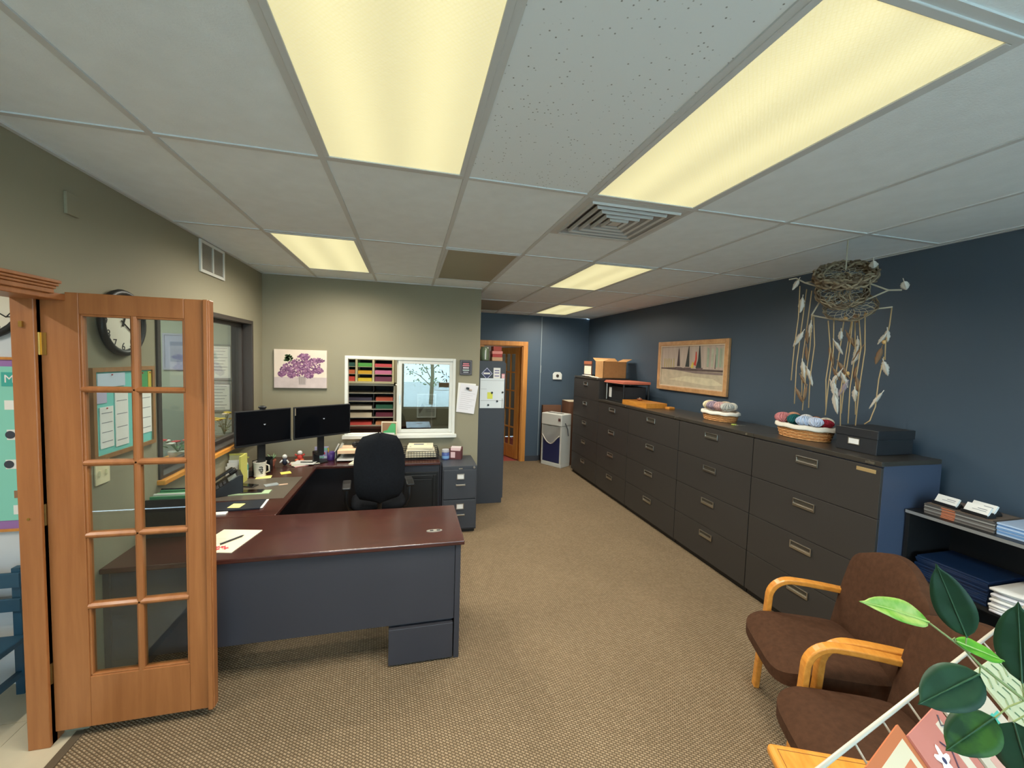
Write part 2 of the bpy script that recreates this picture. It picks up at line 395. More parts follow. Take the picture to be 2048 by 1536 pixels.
# ceiling: grid bars and lay-in tiles
SPECIAL = {}      # (col,row) -> kind; col i spans GX[i+1]..GX[i+2], row j spans GY[j+4]..GY[j+5]
for c, r, k in ((1, -1, 'lit'), (3, -1, 'lit'), (0, 1, 'lit'), (4, 1, 'lit'), (5, 3, 'lit'), (2, 1, 'off'), (3, 3, 'off')): SPECIAL[(c, r)] = k
ceil = struct('ceiling', MB().box(XL, XR, YR, YF+0.12, HC+0.03, HC+0.10), mat('dark_plenum', (90, 90, 90), 0.9))
b = MB()
xs = [x for x in GX if XL < x < XR]; ys = [y for y in GY if YR < y < YF]
for x in xs: MB().box(x-0.012, x+0.012, YR, YF, HC-0.002, HC+0.006).build('grid_bar', TBAR, ceil)
for y in ys: MB().box(XL, XR, y-0.012, y+0.012, HC-0.0015, HC+0.005).build('cross_bar', TBAR, ceil)
MB().box(XL, XL+0.02, YR, YG, HC-0.004, HC+0.004).box(XR-0.02, XR, YR, YF, HC-0.004, HC+0.004).box(XL, 0.81, YG-0.02, YG, HC-0.004, HC+0.004).build('wall_angle', TBAR, ceil)
MB().box(GX[4]+0.01, GX[5]-0.01, GY[4]+0.598, GY[4]+0.622, HC-0.0015, HC+0.005).build('cross_bar', TBAR, ceil)
ex = [XL]+xs+[XR]; ey = [YR]+ys+[YF]
proto = {}
FISS = mat('fissured_ceiling_tile', (234, 243, 247), 0.9, spec=0.1)
_nt = FISS.node_tree; _v = _nt.nodes.new('ShaderNodeTexVoronoi'); _v.inputs['Scale'].default_value = 48; _r = _nt.nodes.new('ShaderNodeValToRGB'); _tc = _nt.nodes.new('ShaderNodeTexCoord')
_r.color_ramp.elements[0].position = 0.05; _r.color_ramp.elements[0].color = lin((120, 126, 126)); _r.color_ramp.elements[1].position = 0.16; _r.color_ramp.elements[1].color = lin((234, 243, 247))
_nt.links.new(_tc.outputs['Object'], _v.inputs['Vector']); _nt.links.new(_v.outputs['Distance'], _r.inputs['Fac']); _nt.links.new(_r.outputs['Color'], _nt.nodes['Principled BSDF'].inputs['Base Color'])
def tile(x0, x1, y0, y1):
    k = (round(x1-x0, 3), round(y1-y0, 3)); cx, cy = (x0+x1)/2, (y0+y1)/2
    if abs(cx-0.543) < 0.02 and abs(cy-1.305) < 0.02:
        o = MB().box(-k[0]/2+0.008, k[0]/2-0.008, -k[1]/2+0.008, k[1]/2-0.008, 0.004, 0.024).build('ceiling_tile', FISS, ceil, local=True); o.location = wm(ceil).inverted() @ Vector((cx, cy, HC)); return
    if k not in proto:
        hx, hy = k[0]/2-0.008, k[1]/2-0.008
        o = MB().box(-hx, hx, -hy, hy, 0.004, 0.024).build('ceiling_tile', TILE_W, ceil, local=True); o.location = wm(ceil).inverted() @ Vector((cx, cy, HC)); proto[k] = o
    else: inst(proto[k], ceil, (cx, cy, HC))
for a in range(len(ex)-1):
    for bb in range(len(ey)-1):
        x0, x1, y0, y1 = ex[a], ex[a+1], ey[bb], ey[bb+1]
        c = round((x0+0.982)/0.61) if x0 > XL else -1; r = round((y0-1.915)/1.22) if y0 > YR else -9
        if (c, r) in SPECIAL: continue
        if (c, r) == (3, 0): tile(x0, x1, y0+0.61, y1); continue
        tile(x0, x1, y0, y1)
# ceiling light fixtures
lamp_lab = {(1, -1): 'large lit ceiling panel directly above the wooden desk, top centre', (3, -1): 'large lit ceiling panel running to the top right corner, beside the air vent',
            (0, 1): 'lit ceiling panel near the grey wall above the lilac picture', (4, 1): 'lit ceiling panel over the filing cabinets beyond the air vent', (5, 3): 'farthest and smallest lit ceiling panel by the blue end wall',
            (2, 1): 'unlit beige ceiling panel in front of the grey wall', (3, 3): 'unlit ceiling panel half hidden behind the grey wall corner, near the far door'}
for (c, r), k in SPECIAL.items():
    x0, x1 = GX[c+1], GX[c+2]; y0, y1 = GY[r+4], GY[r+5]; cx, cy = (x0+x1)/2, (y0+y1)/2
    t = thing('ceiling_light', lamp_lab[(c, r)], 'ceiling light', (cx, cy, HC), 0, 'ceiling light panels')
    h = (x1-x0)/2-0.012; v = (y1-y0)/2-0.012; f = 0.022
    b = MB().box(-h, h, -v, -v+f, -0.006, 0.02).box(-h, h, v-f, v, -0.006, 0.02).box(-h, -h+f, -v+f, v-f, -0.006, 0.02).box(h-f, h, -v+f, v-f, -0.006, 0.02)
    b.build('frame', TBAR, t, local=True, bevel=0.002)
    MB().box(-h+f, h-f, -v+f, v-f, -0.001, 0.008).build('diffuser', LIT if k == 'lit' else UNLIT, t, local=True)
    if k == 'lit':
        for ix in (-0.14, 0.14):
            for iy in (-0.42, -0.14, 0.14, 0.42):
                ld = bpy.data.lights.new('tube_light', 'SPOT'); ld.energy = SPOT_W; ld.color = SPOT_COL; ld.spot_size = math.radians(172); ld.spot_blend = 1.0; ld.shadow_soft_size = 0.0
                lo = bpy.data.objects.new('tube_light', ld); C.objects.link(lo); lo.parent = t; lo.location = (ix, iy, -0.008)
def room_lamp(label, x, y, w=0.6, l=1.2, power=60, rad=3.0, col=(1, 0.93, 0.8)):
    t = thing('ceiling_light', label, 'ceiling light', (x, y, HC), 0, 'ceiling lights of the neighbouring rooms')
    m = mat('neighbour_lens', (240, 235, 215), 0.5, emit=(255, 244, 220), estr=rad)
    MB().box(-w/2, w/2, -l/2, l/2, -0.02, 0.0).build('frame', TBAR, t, local=True)
    MB().box(-w/2+.02, w/2-.02, -l/2+.02, l/2-.02, -0.03, -0.019).build('diffuser', m, t, local=True)
    for iy in (-0.35, 0, 0.35):
        ld = bpy.data.lights.new('tube_light', 'SPOT'); ld.energy = power/3; ld.color = col; ld.spot_size = math.radians(172); ld.spot_blend = 1.0; ld.shadow_soft_size = 0.0
        lo = bpy.data.objects.new('tube_light', ld); C.objects.link(lo); lo.parent = t; lo.location = (0, iy, -0.035)
room_lamp('ceiling panel of the hall beyond the open door', -2.6, 1.2, power=130)
room_lamp('unseen ceiling panel added to light the office behind the dark-framed window', -2.7, 4.0, power=190)  # out-of-view panel added to brighten the office
room_lamp('ceiling panel of the mail room behind the pass-through window', -0.3, 5.5, power=120)
room_lamp('ceiling panel of the room beyond the far door', 1.8, 8.5, power=40)
# ------------------------------------------------------------------ doors, windows, vents
# open french door at the left
JX = -1.606
d = struct('door_1', MB().box(-1.69, JX, 2.265, 2.34, 0, 2.115).box(-1.69, JX, 2.255, 2.30, 0, 2.115), DOORW, bevel=0.004)
MB().box(-1.655, -1.643, 2.246, 2.256, 1.96, 1.985).build('strike_plate', BRASS, d)
t = thing('french_door', 'honey wood french door with ten glass panes standing open at the left', 'door', (-1.60, 2.30, 0))
Y0, Y1 = 2.28, 2.318; GL, GR, GB, GT = -1.462, -1.052, 0.305, 2.03; DL, DR, DB, DT = -1.603, -0.957, 0.055, 2.125
MB().box(DL, GL, Y0, Y1, DB, DT).build('stile', DOORW, t, bevel=0.003)
MB().box(GR, DR, Y0, Y1, DB, DT).build('stile', DOORW, t, bevel=0.003)
MB().box(GL, GR, Y0, Y1, GT, DT).build('top_rail', DOORW, t, bevel=0.003)
MB().box(GL, GR, Y0, Y1, DB, GB).build('bottom_rail', DOORW, t, bevel=0.003)
b = MB()
for (x0, x1, z0, z1) in ((GL-0.001, GL+0.010, GB, GT), (GR-0.010, GR+0.001, GB, GT), (GL, GR, GB-0.001, GB+0.010), (GL, GR, GT-0.010, GT+0.001)): b.box(x0, x1, Y0+0.004, Y1-0.004, z0, z1)
b.build('glazing_bead', DOORW, t, bevel=0.003)
cx = (GL+GR)/2; st = (GT-GB)/5
MB().prism([(cx-0.014, Y0+0.006, GB), (cx-0.004, Y0-0.003, GB), (cx+0.004, Y0-0.003, GB), (cx+0.014, Y0+0.006, GB), (cx+0.014, Y1-0.006, GB), (cx-0.014, Y1-0.006, GB)], (0, 0, GT-GB)).build('muntin', DOORW, t)
for k in range(1, 5):
    z = GB+st*k
    MB().prism([(GL, Y0+0.006, z-0.014), (GL, Y0-0.003, z-0.004), (GL, Y0-0.003, z+0.004), (GL, Y0+0.006, z+0.014), (GL, Y1-0.006, z+0.014), (GL, Y1-0.006, z-0.014)], (GR-GL, 0, 0)).build('muntin', DOORW, t)
for k in range(5):
    for x0, x1 in ((GL+0.004, cx-0.006), (cx+0.006, GR-0.004)):
        MB().box(x0, x1, 2.297, 2.300, GB+st*k+0.006, GB+st*(k+1)-0.006).build('pane', GLASS, t)
MB().box(DR-0.012, DR+0.010, Y0-0.016, Y0+0.001, DB, DT).box(DR, DR+0.014, Y0-0.006, Y1, DB, DT).build('astragal', DOORW, t, bevel=0.004)
MB().cyl((DL-0.004, Y0-0.004, 1.84), (DL-0.004, Y0-0.004, 1.94), 0.007, n=10).box(DL, DL+0.022, Y0-0.003, Y0+0.001, 1.84, 1.94).build('hinge', BRASS, t)
MB().cyl((DL-0.004, Y0-0.004, 1.06), (DL-0.004, Y0-0.004, 1.16), 0.007, n=10).build('hinge', mat('aged_brass', (120, 92, 52), 0.5, metal=1.0), t)
MB().cyl((DL-0.004, Y0-0.004, 0.30), (DL-0.004, Y0-0.004, 0.40), 0.007, n=10).build('hinge', _mats['aged_brass'], t)
MB().cyl((-1.652, 2.252, 1.10), (-1.652, 2.256, 1.10), 0.006, n=10).build('screw', BRASS, t)
# head casing above that doorway: stepped crown
b = MB()
for k, (z0, z1, px) in enumerate(((2.108, 2.128, 0.010), (2.128, 2.140, 0.016), (2.140, 2.152, 0.023), (2.152, 2.166, 0.030))): b.box(XL, XL+px, 0.85, 2.205+px*0.6, z0, z1)
b.box(XL-0.18, XL, 0.95, 2.34, 2.085, 2.115)
struct('trim_3', b, DOORW, bevel=0.003)
# interior window in the left wall
def rect_frame(mb, axis, pos0, pos1, a0, a1, z0, z1, w):
    for (p, q, r, s_) in ((a0, a0+w, z0, z1), (a1-w, a1, z0, z1), (a0+w, a1-w, z0, z0+w), (a0+w, a1-w, z1-w, z1)):
        if axis == 'x': mb.box(pos0, pos1, p, q, r, s_)
        else: mb.box(p, q, pos0, pos1, r, s_)
    return mb
b = rect_frame(MB(), 'x', XL-0.17, XL+0.012, 2.945, 4.515, 1.05, 2.185, 0.035)
b = rect_frame(b, 'x', XL-0.12, XL-0.07, 2.98, 4.48, 1.085, 2.15, 0.03)
wo = struct('window_1', b, DARKFR, bevel=0.003)
MB().box(XL-0.097, XL-0.092, 3.0, 4.46, 1.11, 2.125).build('pane', GLASS, wo)
struct('trim_4', MB().box(XL-0.02, XL+0.045, 2.93, 4.53, 1.035, 1.066), OAK, bevel=0.004)
# pass-through window in the grey wall
b = rect_frame(MB(), 'y', YG-0.022, YG+0.05, WX0-0.0, WX1+0.01, WZ0, WZ1+0.005, 0.034)
wo = struct('window_2', b, WHITEP, bevel=0.003)
MB().box(WX0-0.02, WX1+0.03, YG-0.055, YG+0.06, WZ0-0.02, WZ0+0.018).build('sill', WHITEP, wo, bevel=0.003)
b = rect_frame(MB(), 'y', YG-0.012, YG+0.02, -0.125, WX1-0.02, WZ0+0.036, WZ1-0.028, 0.04)
b.build('sliding_sash', WHITEP, wo, bevel=0.003)
MB().box(-0.09, WX1-0.055, YG+0.002, YG+0.007, WZ0+0.07, WZ1-0.06).build('pane', glass_mat('reflective_glass', (205, 214, 214), 2.3), wo)
MB().box(-0.14, -0.118, YG+0.022, YG+0.048, WZ0+0.036, WZ1-0.03).build('meeting_rail', WHITEP, wo)
MB().box(-0.112, -0.098, YG-0.018, YG-0.010, 1.34, 1.44).build('finger_pull', CHROME, wo)
# casing, jamb and door at the far end
b = MB()
b.box(DX1-0.005, DX1+0.085, YF-0.022, YF, 0, DZ-0.006).box(DX0-0.085, DX0+0.005, YF-0.022, YF, 0, DZ-0.006).box(DX0-0.085, DX1+0.085, YF-0.022, YF, DZ-0.005, DZ+0.075)
struct('trim_5', b, OAKV, bevel=0.004)
struct('trim_6', MB().box(DX1-0.02, DX1, YF, YF+0.12, 0, DZ).box(DX0, DX0+0.02, YF, YF+0.12, 0, DZ).box(DX0, DX1, YF, YF+0.12, DZ-0.02, DZ), OAKV)
t = thing('french_door', 'orange wood french door swung open into the far room', 'door', (DX1-0.03, YF+0.12, 0), math.radians(112))
# local: door runs along +x, thickness in y; hinge at origin
W_ = 0.70; sx = 0.11
DW = OAKV
MB().box(0, sx, -0.018, 0.018, 0.012, 2.12).build('stile', DW, t, local=True)
MB().box(W_-sx, W_, -0.018, 0.018, 0.012, 2.12).build('stile', DW, t, local=True)
MB().box(sx, W_-sx, -0.018, 0.018, 0.012, 0.25).build('bottom_rail', DW, t, local=True)
MB().box(sx, W_-sx, -0.018, 0.018, 2.0, 2.12).build('top_rail', DW, t, local=True)
for k in (1, 2): MB().box(sx+(W_-2*sx)*k/3-0.012, sx+(W_-2*sx)*k/3+0.012, -0.016, 0.016, 0.25, 2.0).build('muntin', DW, t, local=True)
for k in range(1, 5): MB().box(sx, W_-sx, -0.0165, 0.0165, 0.25+0.35*k-0.012, 0.25+0.35*k+0.012).build('muntin', DW, t, local=True)
for k in range(5):
    for i in range(3):
        wv = (W_-2*sx)/3
        MB().box(sx+wv*i+0.012, sx+wv*(i+1)-0.012, -0.002, 0.002, 0.25+0.35*k+0.012, 0.25+0.35*(k+1)-0.012).build('pane', GLASS, t, local=True)
MB().cyl((W_-0.055, -0.02, 1.0), (W_-0.055, -0.05, 1.0), 0.012).ell((W_-0.055, -0.07, 1.0), (0.03, 0.025, 0.03)).cyl((W_-0.055, 0.02, 1.0), (W_-0.055, 0.05, 1.0), 0.012).ell((W_-0.055, 0.07, 1.0), (0.03, 0.025, 0.03)).build('knob', BRASS, t, smooth=True, local=True)
# square ceiling air diffuser
t = thing('air_vent', 'square white ceiling air diffuser with concentric louvres beside the right lit panel', 'vent', ((GX[4]+GX[5])/2, GY[4]+0.305, HC))
VW = mat('vent_white', (196, 196, 192), 0.45)
def sqring(mb, r0, z0, r1, z1, th=0.004):
    c = ((-1, -1), (1, -1), (1, 1), (-1, 1))
    vs = [(x*r0, y*r0, z0) for x, y in c]+[(x*r1, y*r1, z1) for x, y in c]+[(x*r1, y*r1, z1+th) for x, y in c]+[(x*r0, y*r0, z0+th) for x, y in c]
    fs = []
    for a, b_ in ((0, 4), (4, 8), (8, 12), (12, 0)):
        for k in range(4): fs.append((a+k, a+(k+1) % 4, b_+(k+1) % 4, b_+k))
    return mb.add(vs, fs)
sqring(MB(), 0.296, -0.003, 0.262, -0.006, 0.008).build('frame', VW, t, local=True)
for k, r in enumerate((0.262, 0.21, 0.158, 0.106, 0.06)): sqring(sqring(MB(), r, -0.004, r-0.003, -0.018, 0.003), r-0.003, -0.018, r-0.018, -0.014, 0.003).build('louvre', VW, t, local=True); sqring(MB(), r-0.019, -0.010, r-0.046, 0.008).build('louvre_slope', mat('vent_shaded_grey', (150, 150, 148), 0.5), t, local=True)  # slopes greyer than the lips: shade between the rings put into the colour
MB().box(-0.03, 0.03, -0.03, 0.03, -0.012, -0.007).build('centre_plate', VW, t, local=True)
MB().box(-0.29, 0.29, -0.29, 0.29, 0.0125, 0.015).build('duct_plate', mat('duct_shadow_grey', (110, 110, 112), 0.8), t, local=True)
# wall return grille and blank plate
t = thing('air_grille', 'white two-panel return air grille high on the olive left wall', 'vent', (XL, 3.69, 2.46))
b = rect_frame(MB(), 'x', XL, XL+0.014, 3.49, 3.89, 2.462, 2.70, 0.022); b.box(XL, XL+0.014, 3.682, 3.698, 2.484, 2.678)
b.build('frame', WHITEP, t, bevel=0.002)
gm = mat('grille_grey', (160, 156, 142), 0.6)
for k in range(24):
    z = 2.486+k*0.0082
    for y0, y1 in ((3.512, 3.682), (3.698, 3.868)): MB().box(XL+0.002, XL+0.008, y0, y1, z, z+0.0045).build('slat', gm, t)
tag(MB().box(XL, XL+0.012, 2.29, 2.36, 2.475, 2.575).build('blank_plate', OLIVE, bevel=0.003), 'small olive-painted blank plate high on the left wall above the open door', 'wall plate')
# small things on the far wall
t = thing('wall_sensor', 'small white house-shaped thermostat on the blue end wall', 'thermostat', (2.70, YF+0.04, 1.54))
MB().prism([(2.62, YF+0.012, 1.54), (2.80, YF+0.012, 1.54), (2.80, YF+0.012, 1.64), (2.765, YF+0.012, 1.68), (2.655, YF+0.012, 1.68), (2.62, YF+0.012, 1.64)], (0, 0.028, 0)).build('housing', WHITEP, t, bevel=0.006)
MB().cyl((2.71, YF+0.004, 1.61), (2.71, YF+0.013, 1.61), 0.028, n=16).build('dial', mat('dial_brown', (60, 48, 40), 0.5), t)
tag(MB().box(2.372, 2.384, YF+0.03, YF+0.04, 1.66, 1.80).build('wall_tag', WHITEP), 'thin white tag on the blue end wall beside the far door', 'tag')
# switch plate on the left wall
t = thing('light_switch', 'cream wall plate with two switches seen through the open door glass', 'switch', (XL, 2.47, 1.19))
MB().box(XL, XL+0.007, 2.42, 2.52, 1.19, 1.31).build('plate', mat('cream_plastic', (226, 214, 176), 0.4), t, bevel=0.002)
for y in (2.447, 2.493): MB().box(XL+0.007, XL+0.015, y-0.006, y+0.006, 1.235, 1.262).build('toggle', _mats['cream_plastic'], t)
# ------------------------------------------------------------------ filing cabinets along the right wall
XC, XB = 2.73, 3.23
CZ = 1.342
def file_cabinet(label, y0, y1, h, nd, wide=True, hw=0.155):
    t = thing('lateral_file_cabinet', label, 'filing cabinet', ((XC+XB)/2, (y0+y1)/2, 0), 0, 'dark lateral filing cabinets')
    g = 0.004
    MB().box(XC+0.018, XB, y0+0.001, y1-0.001, 0.045, h-0.028).build('body', mat('daylight_blue_cabinet_side', (64, 74, 94), 0.45) if y0 < 1.8 else CABM, t)  # nearest body only: blue daylight cast put into its colour
    MB().box(XC+0.03, XB, y0+0.004, y1-0.004, 0, 0.045).build('plinth', BLACKM, t)
    MB().box(XC-0.004, XB, y0+0.001, y1-0.001, h-0.03, h).build('top', CABTOP, t, bevel=0.003)
    zb, zt = 0.05, h-0.036; st = (zt-zb)/nd
    for k in range(nd):
        z0, z1 = zb+st*k+g/2, zb+st*(k+1)-g/2
        dr = MB().box(XC, XC+0.02, y0+0.004, y1-0.004, z0, z1).build('drawer', CABM, t, bevel=0.002)
        cy = (y0+y1)/2; hz = z1-0.072
        hb = MB()
        hb.box(XC-0.002, XC+0.001, cy-hw/2, cy+hw/2, hz-0.026, hz+0.024).box(XC-0.010, XC-0.001, cy-hw/2, cy+hw/2, hz-0.029, hz-0.013).box(XC-0.010, XC-0.001, cy-hw/2, cy+hw/2, hz+0.020, hz+0.026)
        hb.box(XC-0.010, XC-0.001, cy-hw/2-0.004, cy-hw/2+0.004, hz-0.029, hz+0.026).box(XC-0.010, XC-0.001, cy+hw/2-0.004, cy+hw/2+0.004, hz-0.029, hz+0.026)
        hb.build('handle', CHROME, dr, bevel=0.0015)
        MB().box(XC-0.0045, XC-0.002, cy-hw/2+0.005, cy+hw/2-0.005, hz-0.004, hz+0.019).build('label_slot', mat('shadow_grey_plastic', (58, 54, 46), 0.5), dr)
    MB().cyl((XC-0.009, y0+0.07, h-0.016), (XC-0.003, y0+0.07, h-0.016), 0.009, n=12).build('lock', CHROME, t)
    return t
CY = [1.76, 2.69, 3.63, 4.64, 5.50, 6.45]
labs = ['nearest dark lateral filing cabinet, with a gold name plate and black box on top', 'second nearest dark filing cabinet, with the keys on its top', 'third nearest dark filing cabinet, under the sailboat painting and wooden tray',
        'fourth nearest dark filing cabinet, under the black tray and beside the tallest one', 'tallest five-drawer dark filing cabinet at the far end, with the cardboard box on top']
cabs = []
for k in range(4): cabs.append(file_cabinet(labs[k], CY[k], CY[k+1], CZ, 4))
cabs.append(file_cabinet(labs[4], CY[4], CY[5], 1.652, 5, hw=0.13))
MB().box(XC-0.004, XC+0.0, 1.79, 1.90, 1.262, 1.285).build('name_plate', mat('pale_gold', (226, 196, 140), 0.35, metal=0.7), cabs[0], bevel=0.001)
MB().box(XC-0.008, XC-0.004, 1.80, 1.85, 1.318, 1.333).build('maker_plate', CHROME, cabs[0])
# black shelf unit against the right wall
t = thing('bookcase', 'black open shelf unit by the blue wall beside the nearest filing cabinet', 'shelf', (3.13, 1.25, 0))
SX0, SX1, SY0, SY1 = 2.945, 3.32, 0.62, 1.752
MB().box(SX0, SX1, SY1-0.02, SY1, 0, 1.03).build('side_panel', BLACKM, t)
MB().box(SX0, SX1, SY0, SY0+0.02, 0, 1.03).build('side_panel', BLACKM, t)
MB().box(SX1-0.01, SX1, SY0+0.02, SY1-0.02, 0, 1.03).build('back_panel', BLACKM, t)
MB().box(SX0-0.008, SX1, SY0-0.005, SY1+0.003, 1.03, 1.05).build('top', BLACKM, t, bevel=0.003)
MB().box(SX0-0.009, SX0-0.006, SY0, SY1, 1.031, 1.049).build('edge_strip', mat('worn_silver_edge', (170, 170, 168), 0.4, metal=0.6), t)
for z in (0.66, 0.33, 0.04): MB().box(SX0, SX1-0.01, SY0+0.02, SY1-0.02, z-0.02, z).build('shelf', BLACKM, t)
# ------------------------------------------------------------------ U-shaped desk
TZ = 0.762
t = thing('desk', 'mahogany-topped desk with slate front panel in the foreground', 'desk', (-0.58, 2.73, 0))
MB().box(-1.507, 0.345, 2.425, 3.05, TZ-0.028, TZ).build('desktop', MAHOG, t, bevel=0.006, segs=3)
MB().box(-1.475, 0.29, 2.455, 2.475, 0.255, TZ-0.028).build('front_panel', SLATE, t)
MB().box(0.292, 0.325, 2.445, 3.02, 0.0, TZ-0.028).build('side_panel', SLATE, t, bevel=0.002)
MB().box(-1.505, -1.475, 2.445, 3.02, 0.0, TZ-0.028).build('side_panel', SLATE, t, bevel=0.002)
MB().box(-0.10, 0.285, 2.44, 2.99, 0.012, 0.235).build('pedestal', SLATE, t, bevel=0.002)
MB().box(-0.10, 0.285, 2.48, 2.99, 0.235, TZ-0.03).build('pedestal_upper', SLATE, t)
b = MB(); pts = [(0.12+0.10*(0.5+0.5*math.cos(a))*1.0, 2.60+0.018*math.sin(a), TZ) for a in [2*PI*k/20 for k in range(20)]]
g_ = MB().prism(pts, (0, 0, 0.004)).build('grommet', mat('grommet_grey', (168, 164, 152), 0.35, metal=0.4), t)
for x in (0.142, 0.185): MB().box(x, x+0.022, 2.592, 2.608, TZ+0.004, TZ+0.0048).build('slot', INK, g_)
t = thing('desk', 'mahogany desk section along the left wall under the dark-framed window', 'desk', (-1.19, 3.6, 0))
MB().box(-1.495, -0.885, 3.052, 4.33, TZ-0.028, TZ).build('desktop', MAHOG, t, bevel=0.006, segs=3)
MB().box(-1.49, -1.47, 3.06, 4.32, 0.02, TZ-0.028).build('back_panel', SLATE, t)
MB().box(-1.46, -0.93, 3.06, 3.085, 0.0, TZ-0.028).build('side_panel', SLATE, t)
t = thing('credenza', 'mahogany-topped credenza along the grey wall below the white window', 'credenza', (-0.55, 4.55, 0))
MB().box(-1.495, 0.335, 4.335, 4.79, TZ-0.028, TZ).build('top', MAHOG, t, bevel=0.006, segs=3)
MB().box(-1.49, -0.12, 4.755, 4.775, 0.05, TZ-0.028).build('back_panel', SLATE, t)
MB().box(-0.12, 0.33, 4.37, 4.775, 0.0, TZ-0.028).build('pedestal', SLATE, t)
dr = MB().box(-0.105, 0.315, 4.352, 4.37, 0.03, 0.66).build('door', BLACKM, t, bevel=0.003)
rect_frame(MB(), 'y', 4.342, 4.353, -0.085, 0.295, 0.06, 0.63, 0.035).build('raised_frame', BLACKM, dr, bevel=0.004)
MB().box(-0.04, 0.25, 4.346, 4.353, 0.105, 0.585).build('raised_panel', BLACKM, dr, bevel=0.006)
MB().box(0.335, 0.347, 4.352, 4.77, 0, TZ).build('end_panel', SLATE, t)
# two-drawer filing cabinet
t = thing('file_cabinet', 'slate two-drawer filing cabinet at the end of the credenza', 'filing cabinet', (0.54, 4.5, 0))
MB().box(0.355, 0.725, 4.285, 4.765, 0.03, 0.73).build('body', SLATE2, t, bevel=0.004)
MB().box(0.37, 0.71, 4.30, 4.76, 0, 0.03).build('plinth', BLACKM, t)
for k in range(2):
    z0 = 0.05+0.325*k; dr = MB().box(0.365, 0.715, 4.268, 4.288, z0, z0+0.315).build('drawer', SLATE2, t, bevel=0.003)
    lb = rect_frame(MB(), 'y', 4.260, 4.268, 0.505, 0.585, z0+0.215, z0+0.275, 0.006).build('label_holder', CHROME, dr)
    MB().box(0.511, 0.579, 4.263, 4.2675, z0+0.221, z0+0.269).build('label_card', PAPER, lb)
    h_ = MB().box(0.495, 0.595, 4.240, 4.252, z0+0.150, z0+0.166).box(0.495, 0.503, 4.245, 4.27, z0+0.150, z0+0.166).box(0.587, 0.595, 4.245, 4.27, z0+0.150, z0+0.166).build('handle', CHROME, dr, bevel=0.002)
MB().cyl((0.69, 4.262, 0.715), (0.69, 4.272, 0.715), 0.012).build('lock', CHROME, t)
MB().box(0.525, 0.565, 4.264, 4.27, 0.700, 0.712).build('brand_plate', CHROME, t)
# tall steel cabinet behind the wall corner
t = thing('storage_cabinet', 'tall slate steel cabinet with stickers and a pinned sheet beside the far door', 'cabinet', (1.01, 5.6, 0))
MB().box(0.82, 1.195, 5.11, 6.02, 0.0, 1.862).build('body', SLATE2, t, bevel=0.004)
for y0, y1 in ((5.125, 5.56), (5.57, 6.005)):
    dr = MB().box(1.195, 1.213, y0, y1, 0.06, 1.84).build('door', SLATE2, t, bevel=0.002)
    MB().box(1.213, 1.235, (5.53 if y0 < 5.3 else 5.585), (5.545 if y0 < 5.3 else 5.6), 0.95, 1.05).build('handle', CHROME, dr)
YC = 5.11
sk = MB().prism([(0.96+0.072*c, YC-0.0015, 1.70+0.075*s) for c, s in ((1, 0), (0, 1), (-1, 0), (0, -1))], (0, 0.001, 0)).build('diamond_sticker', mat('sticker_lilac', (190, 190, 214), 0.5), t)
MB().prism([(0.96+0.062*c, YC-0.0022, 1.70+0.065*s) for c, s in ((1, 0), (0, 1), (-1, 0), (0, -1))], (0, 0.0005, 0)).build('diamond_field', mat('sticker_navy', (54, 56, 90), 0.5), sk)
MB().box(0.915, 1.0, YC-0.003, YC-0.002, 1.69, 1.712).build('sticker_band', PAPER, sk)
st_ = MB().box(1.045, 1.135, YC-0.003, YC, 1.625, 1.775).build('white_sticker', PAPER, t)
for z in (1.74, 1.71, 1.67): MB().box(1.06, 1.12, YC-0.004, YC-0.003, z-0.006, z+0.006).build('print_line', mat('print_violet', (110, 104, 150), 0.6), st_)
st_ = MB().box(1.155, 1.194, YC-0.003, YC, 1.625, 1.70).build('pink_sticker', mat('pink_print', (226, 150, 156), 0.6), t)
for z in (1.64, 1.66, 1.68): MB().box(1.157, 1.192, YC-0.004, YC-0.003, z-0.004, z+0.003).build('print_line', PAPER, st_)
c_ = tag(MB().box(0.875, 1.19, YC-0.008, YC-0.004, 1.255, 1.64).build('pinned_calendar', mat('pale_grey_sheet', (222, 228, 230), 0.5)), 'pale calendar sheet with a yellow note pinned on the tall slate cabinet', 'calendar')
for (x0, x1, z0, z1, m_) in ((0.97, 1.04, 1.375, 1.46, mat('yellow_note', (222, 224, 96), 0.8)), (0.885, 1.185, 1.35, 1.353, GREYINK), (0.885, 1.185, 1.61, 1.613, GREYINK), (0.885, 0.96, 1.50, 1.503, GREYINK), (1.165, 1.172, 1.26, 1.38, mat('grey_cord', (120, 122, 124), 0.6))): MB().box(x0, x1, YC-0.009, YC-0.006, z0, z1).build('print_block', m_, c_)
for i in range(6): MB().box(0.905+0.03*i, 0.918+0.03*i, YC-0.0075, YC-0.006, 1.31, 1.345).build('print_block', GREYINK, c_)
for x, z in ((1.03, 1.455), (1.17, 1.46), (1.10, 1.345), (0.985, 1.295)): MB().cyl((x, YC-0.018, z), (x, YC-0.006, z), 0.013, n=12).build('magnet', BLACK, c_)
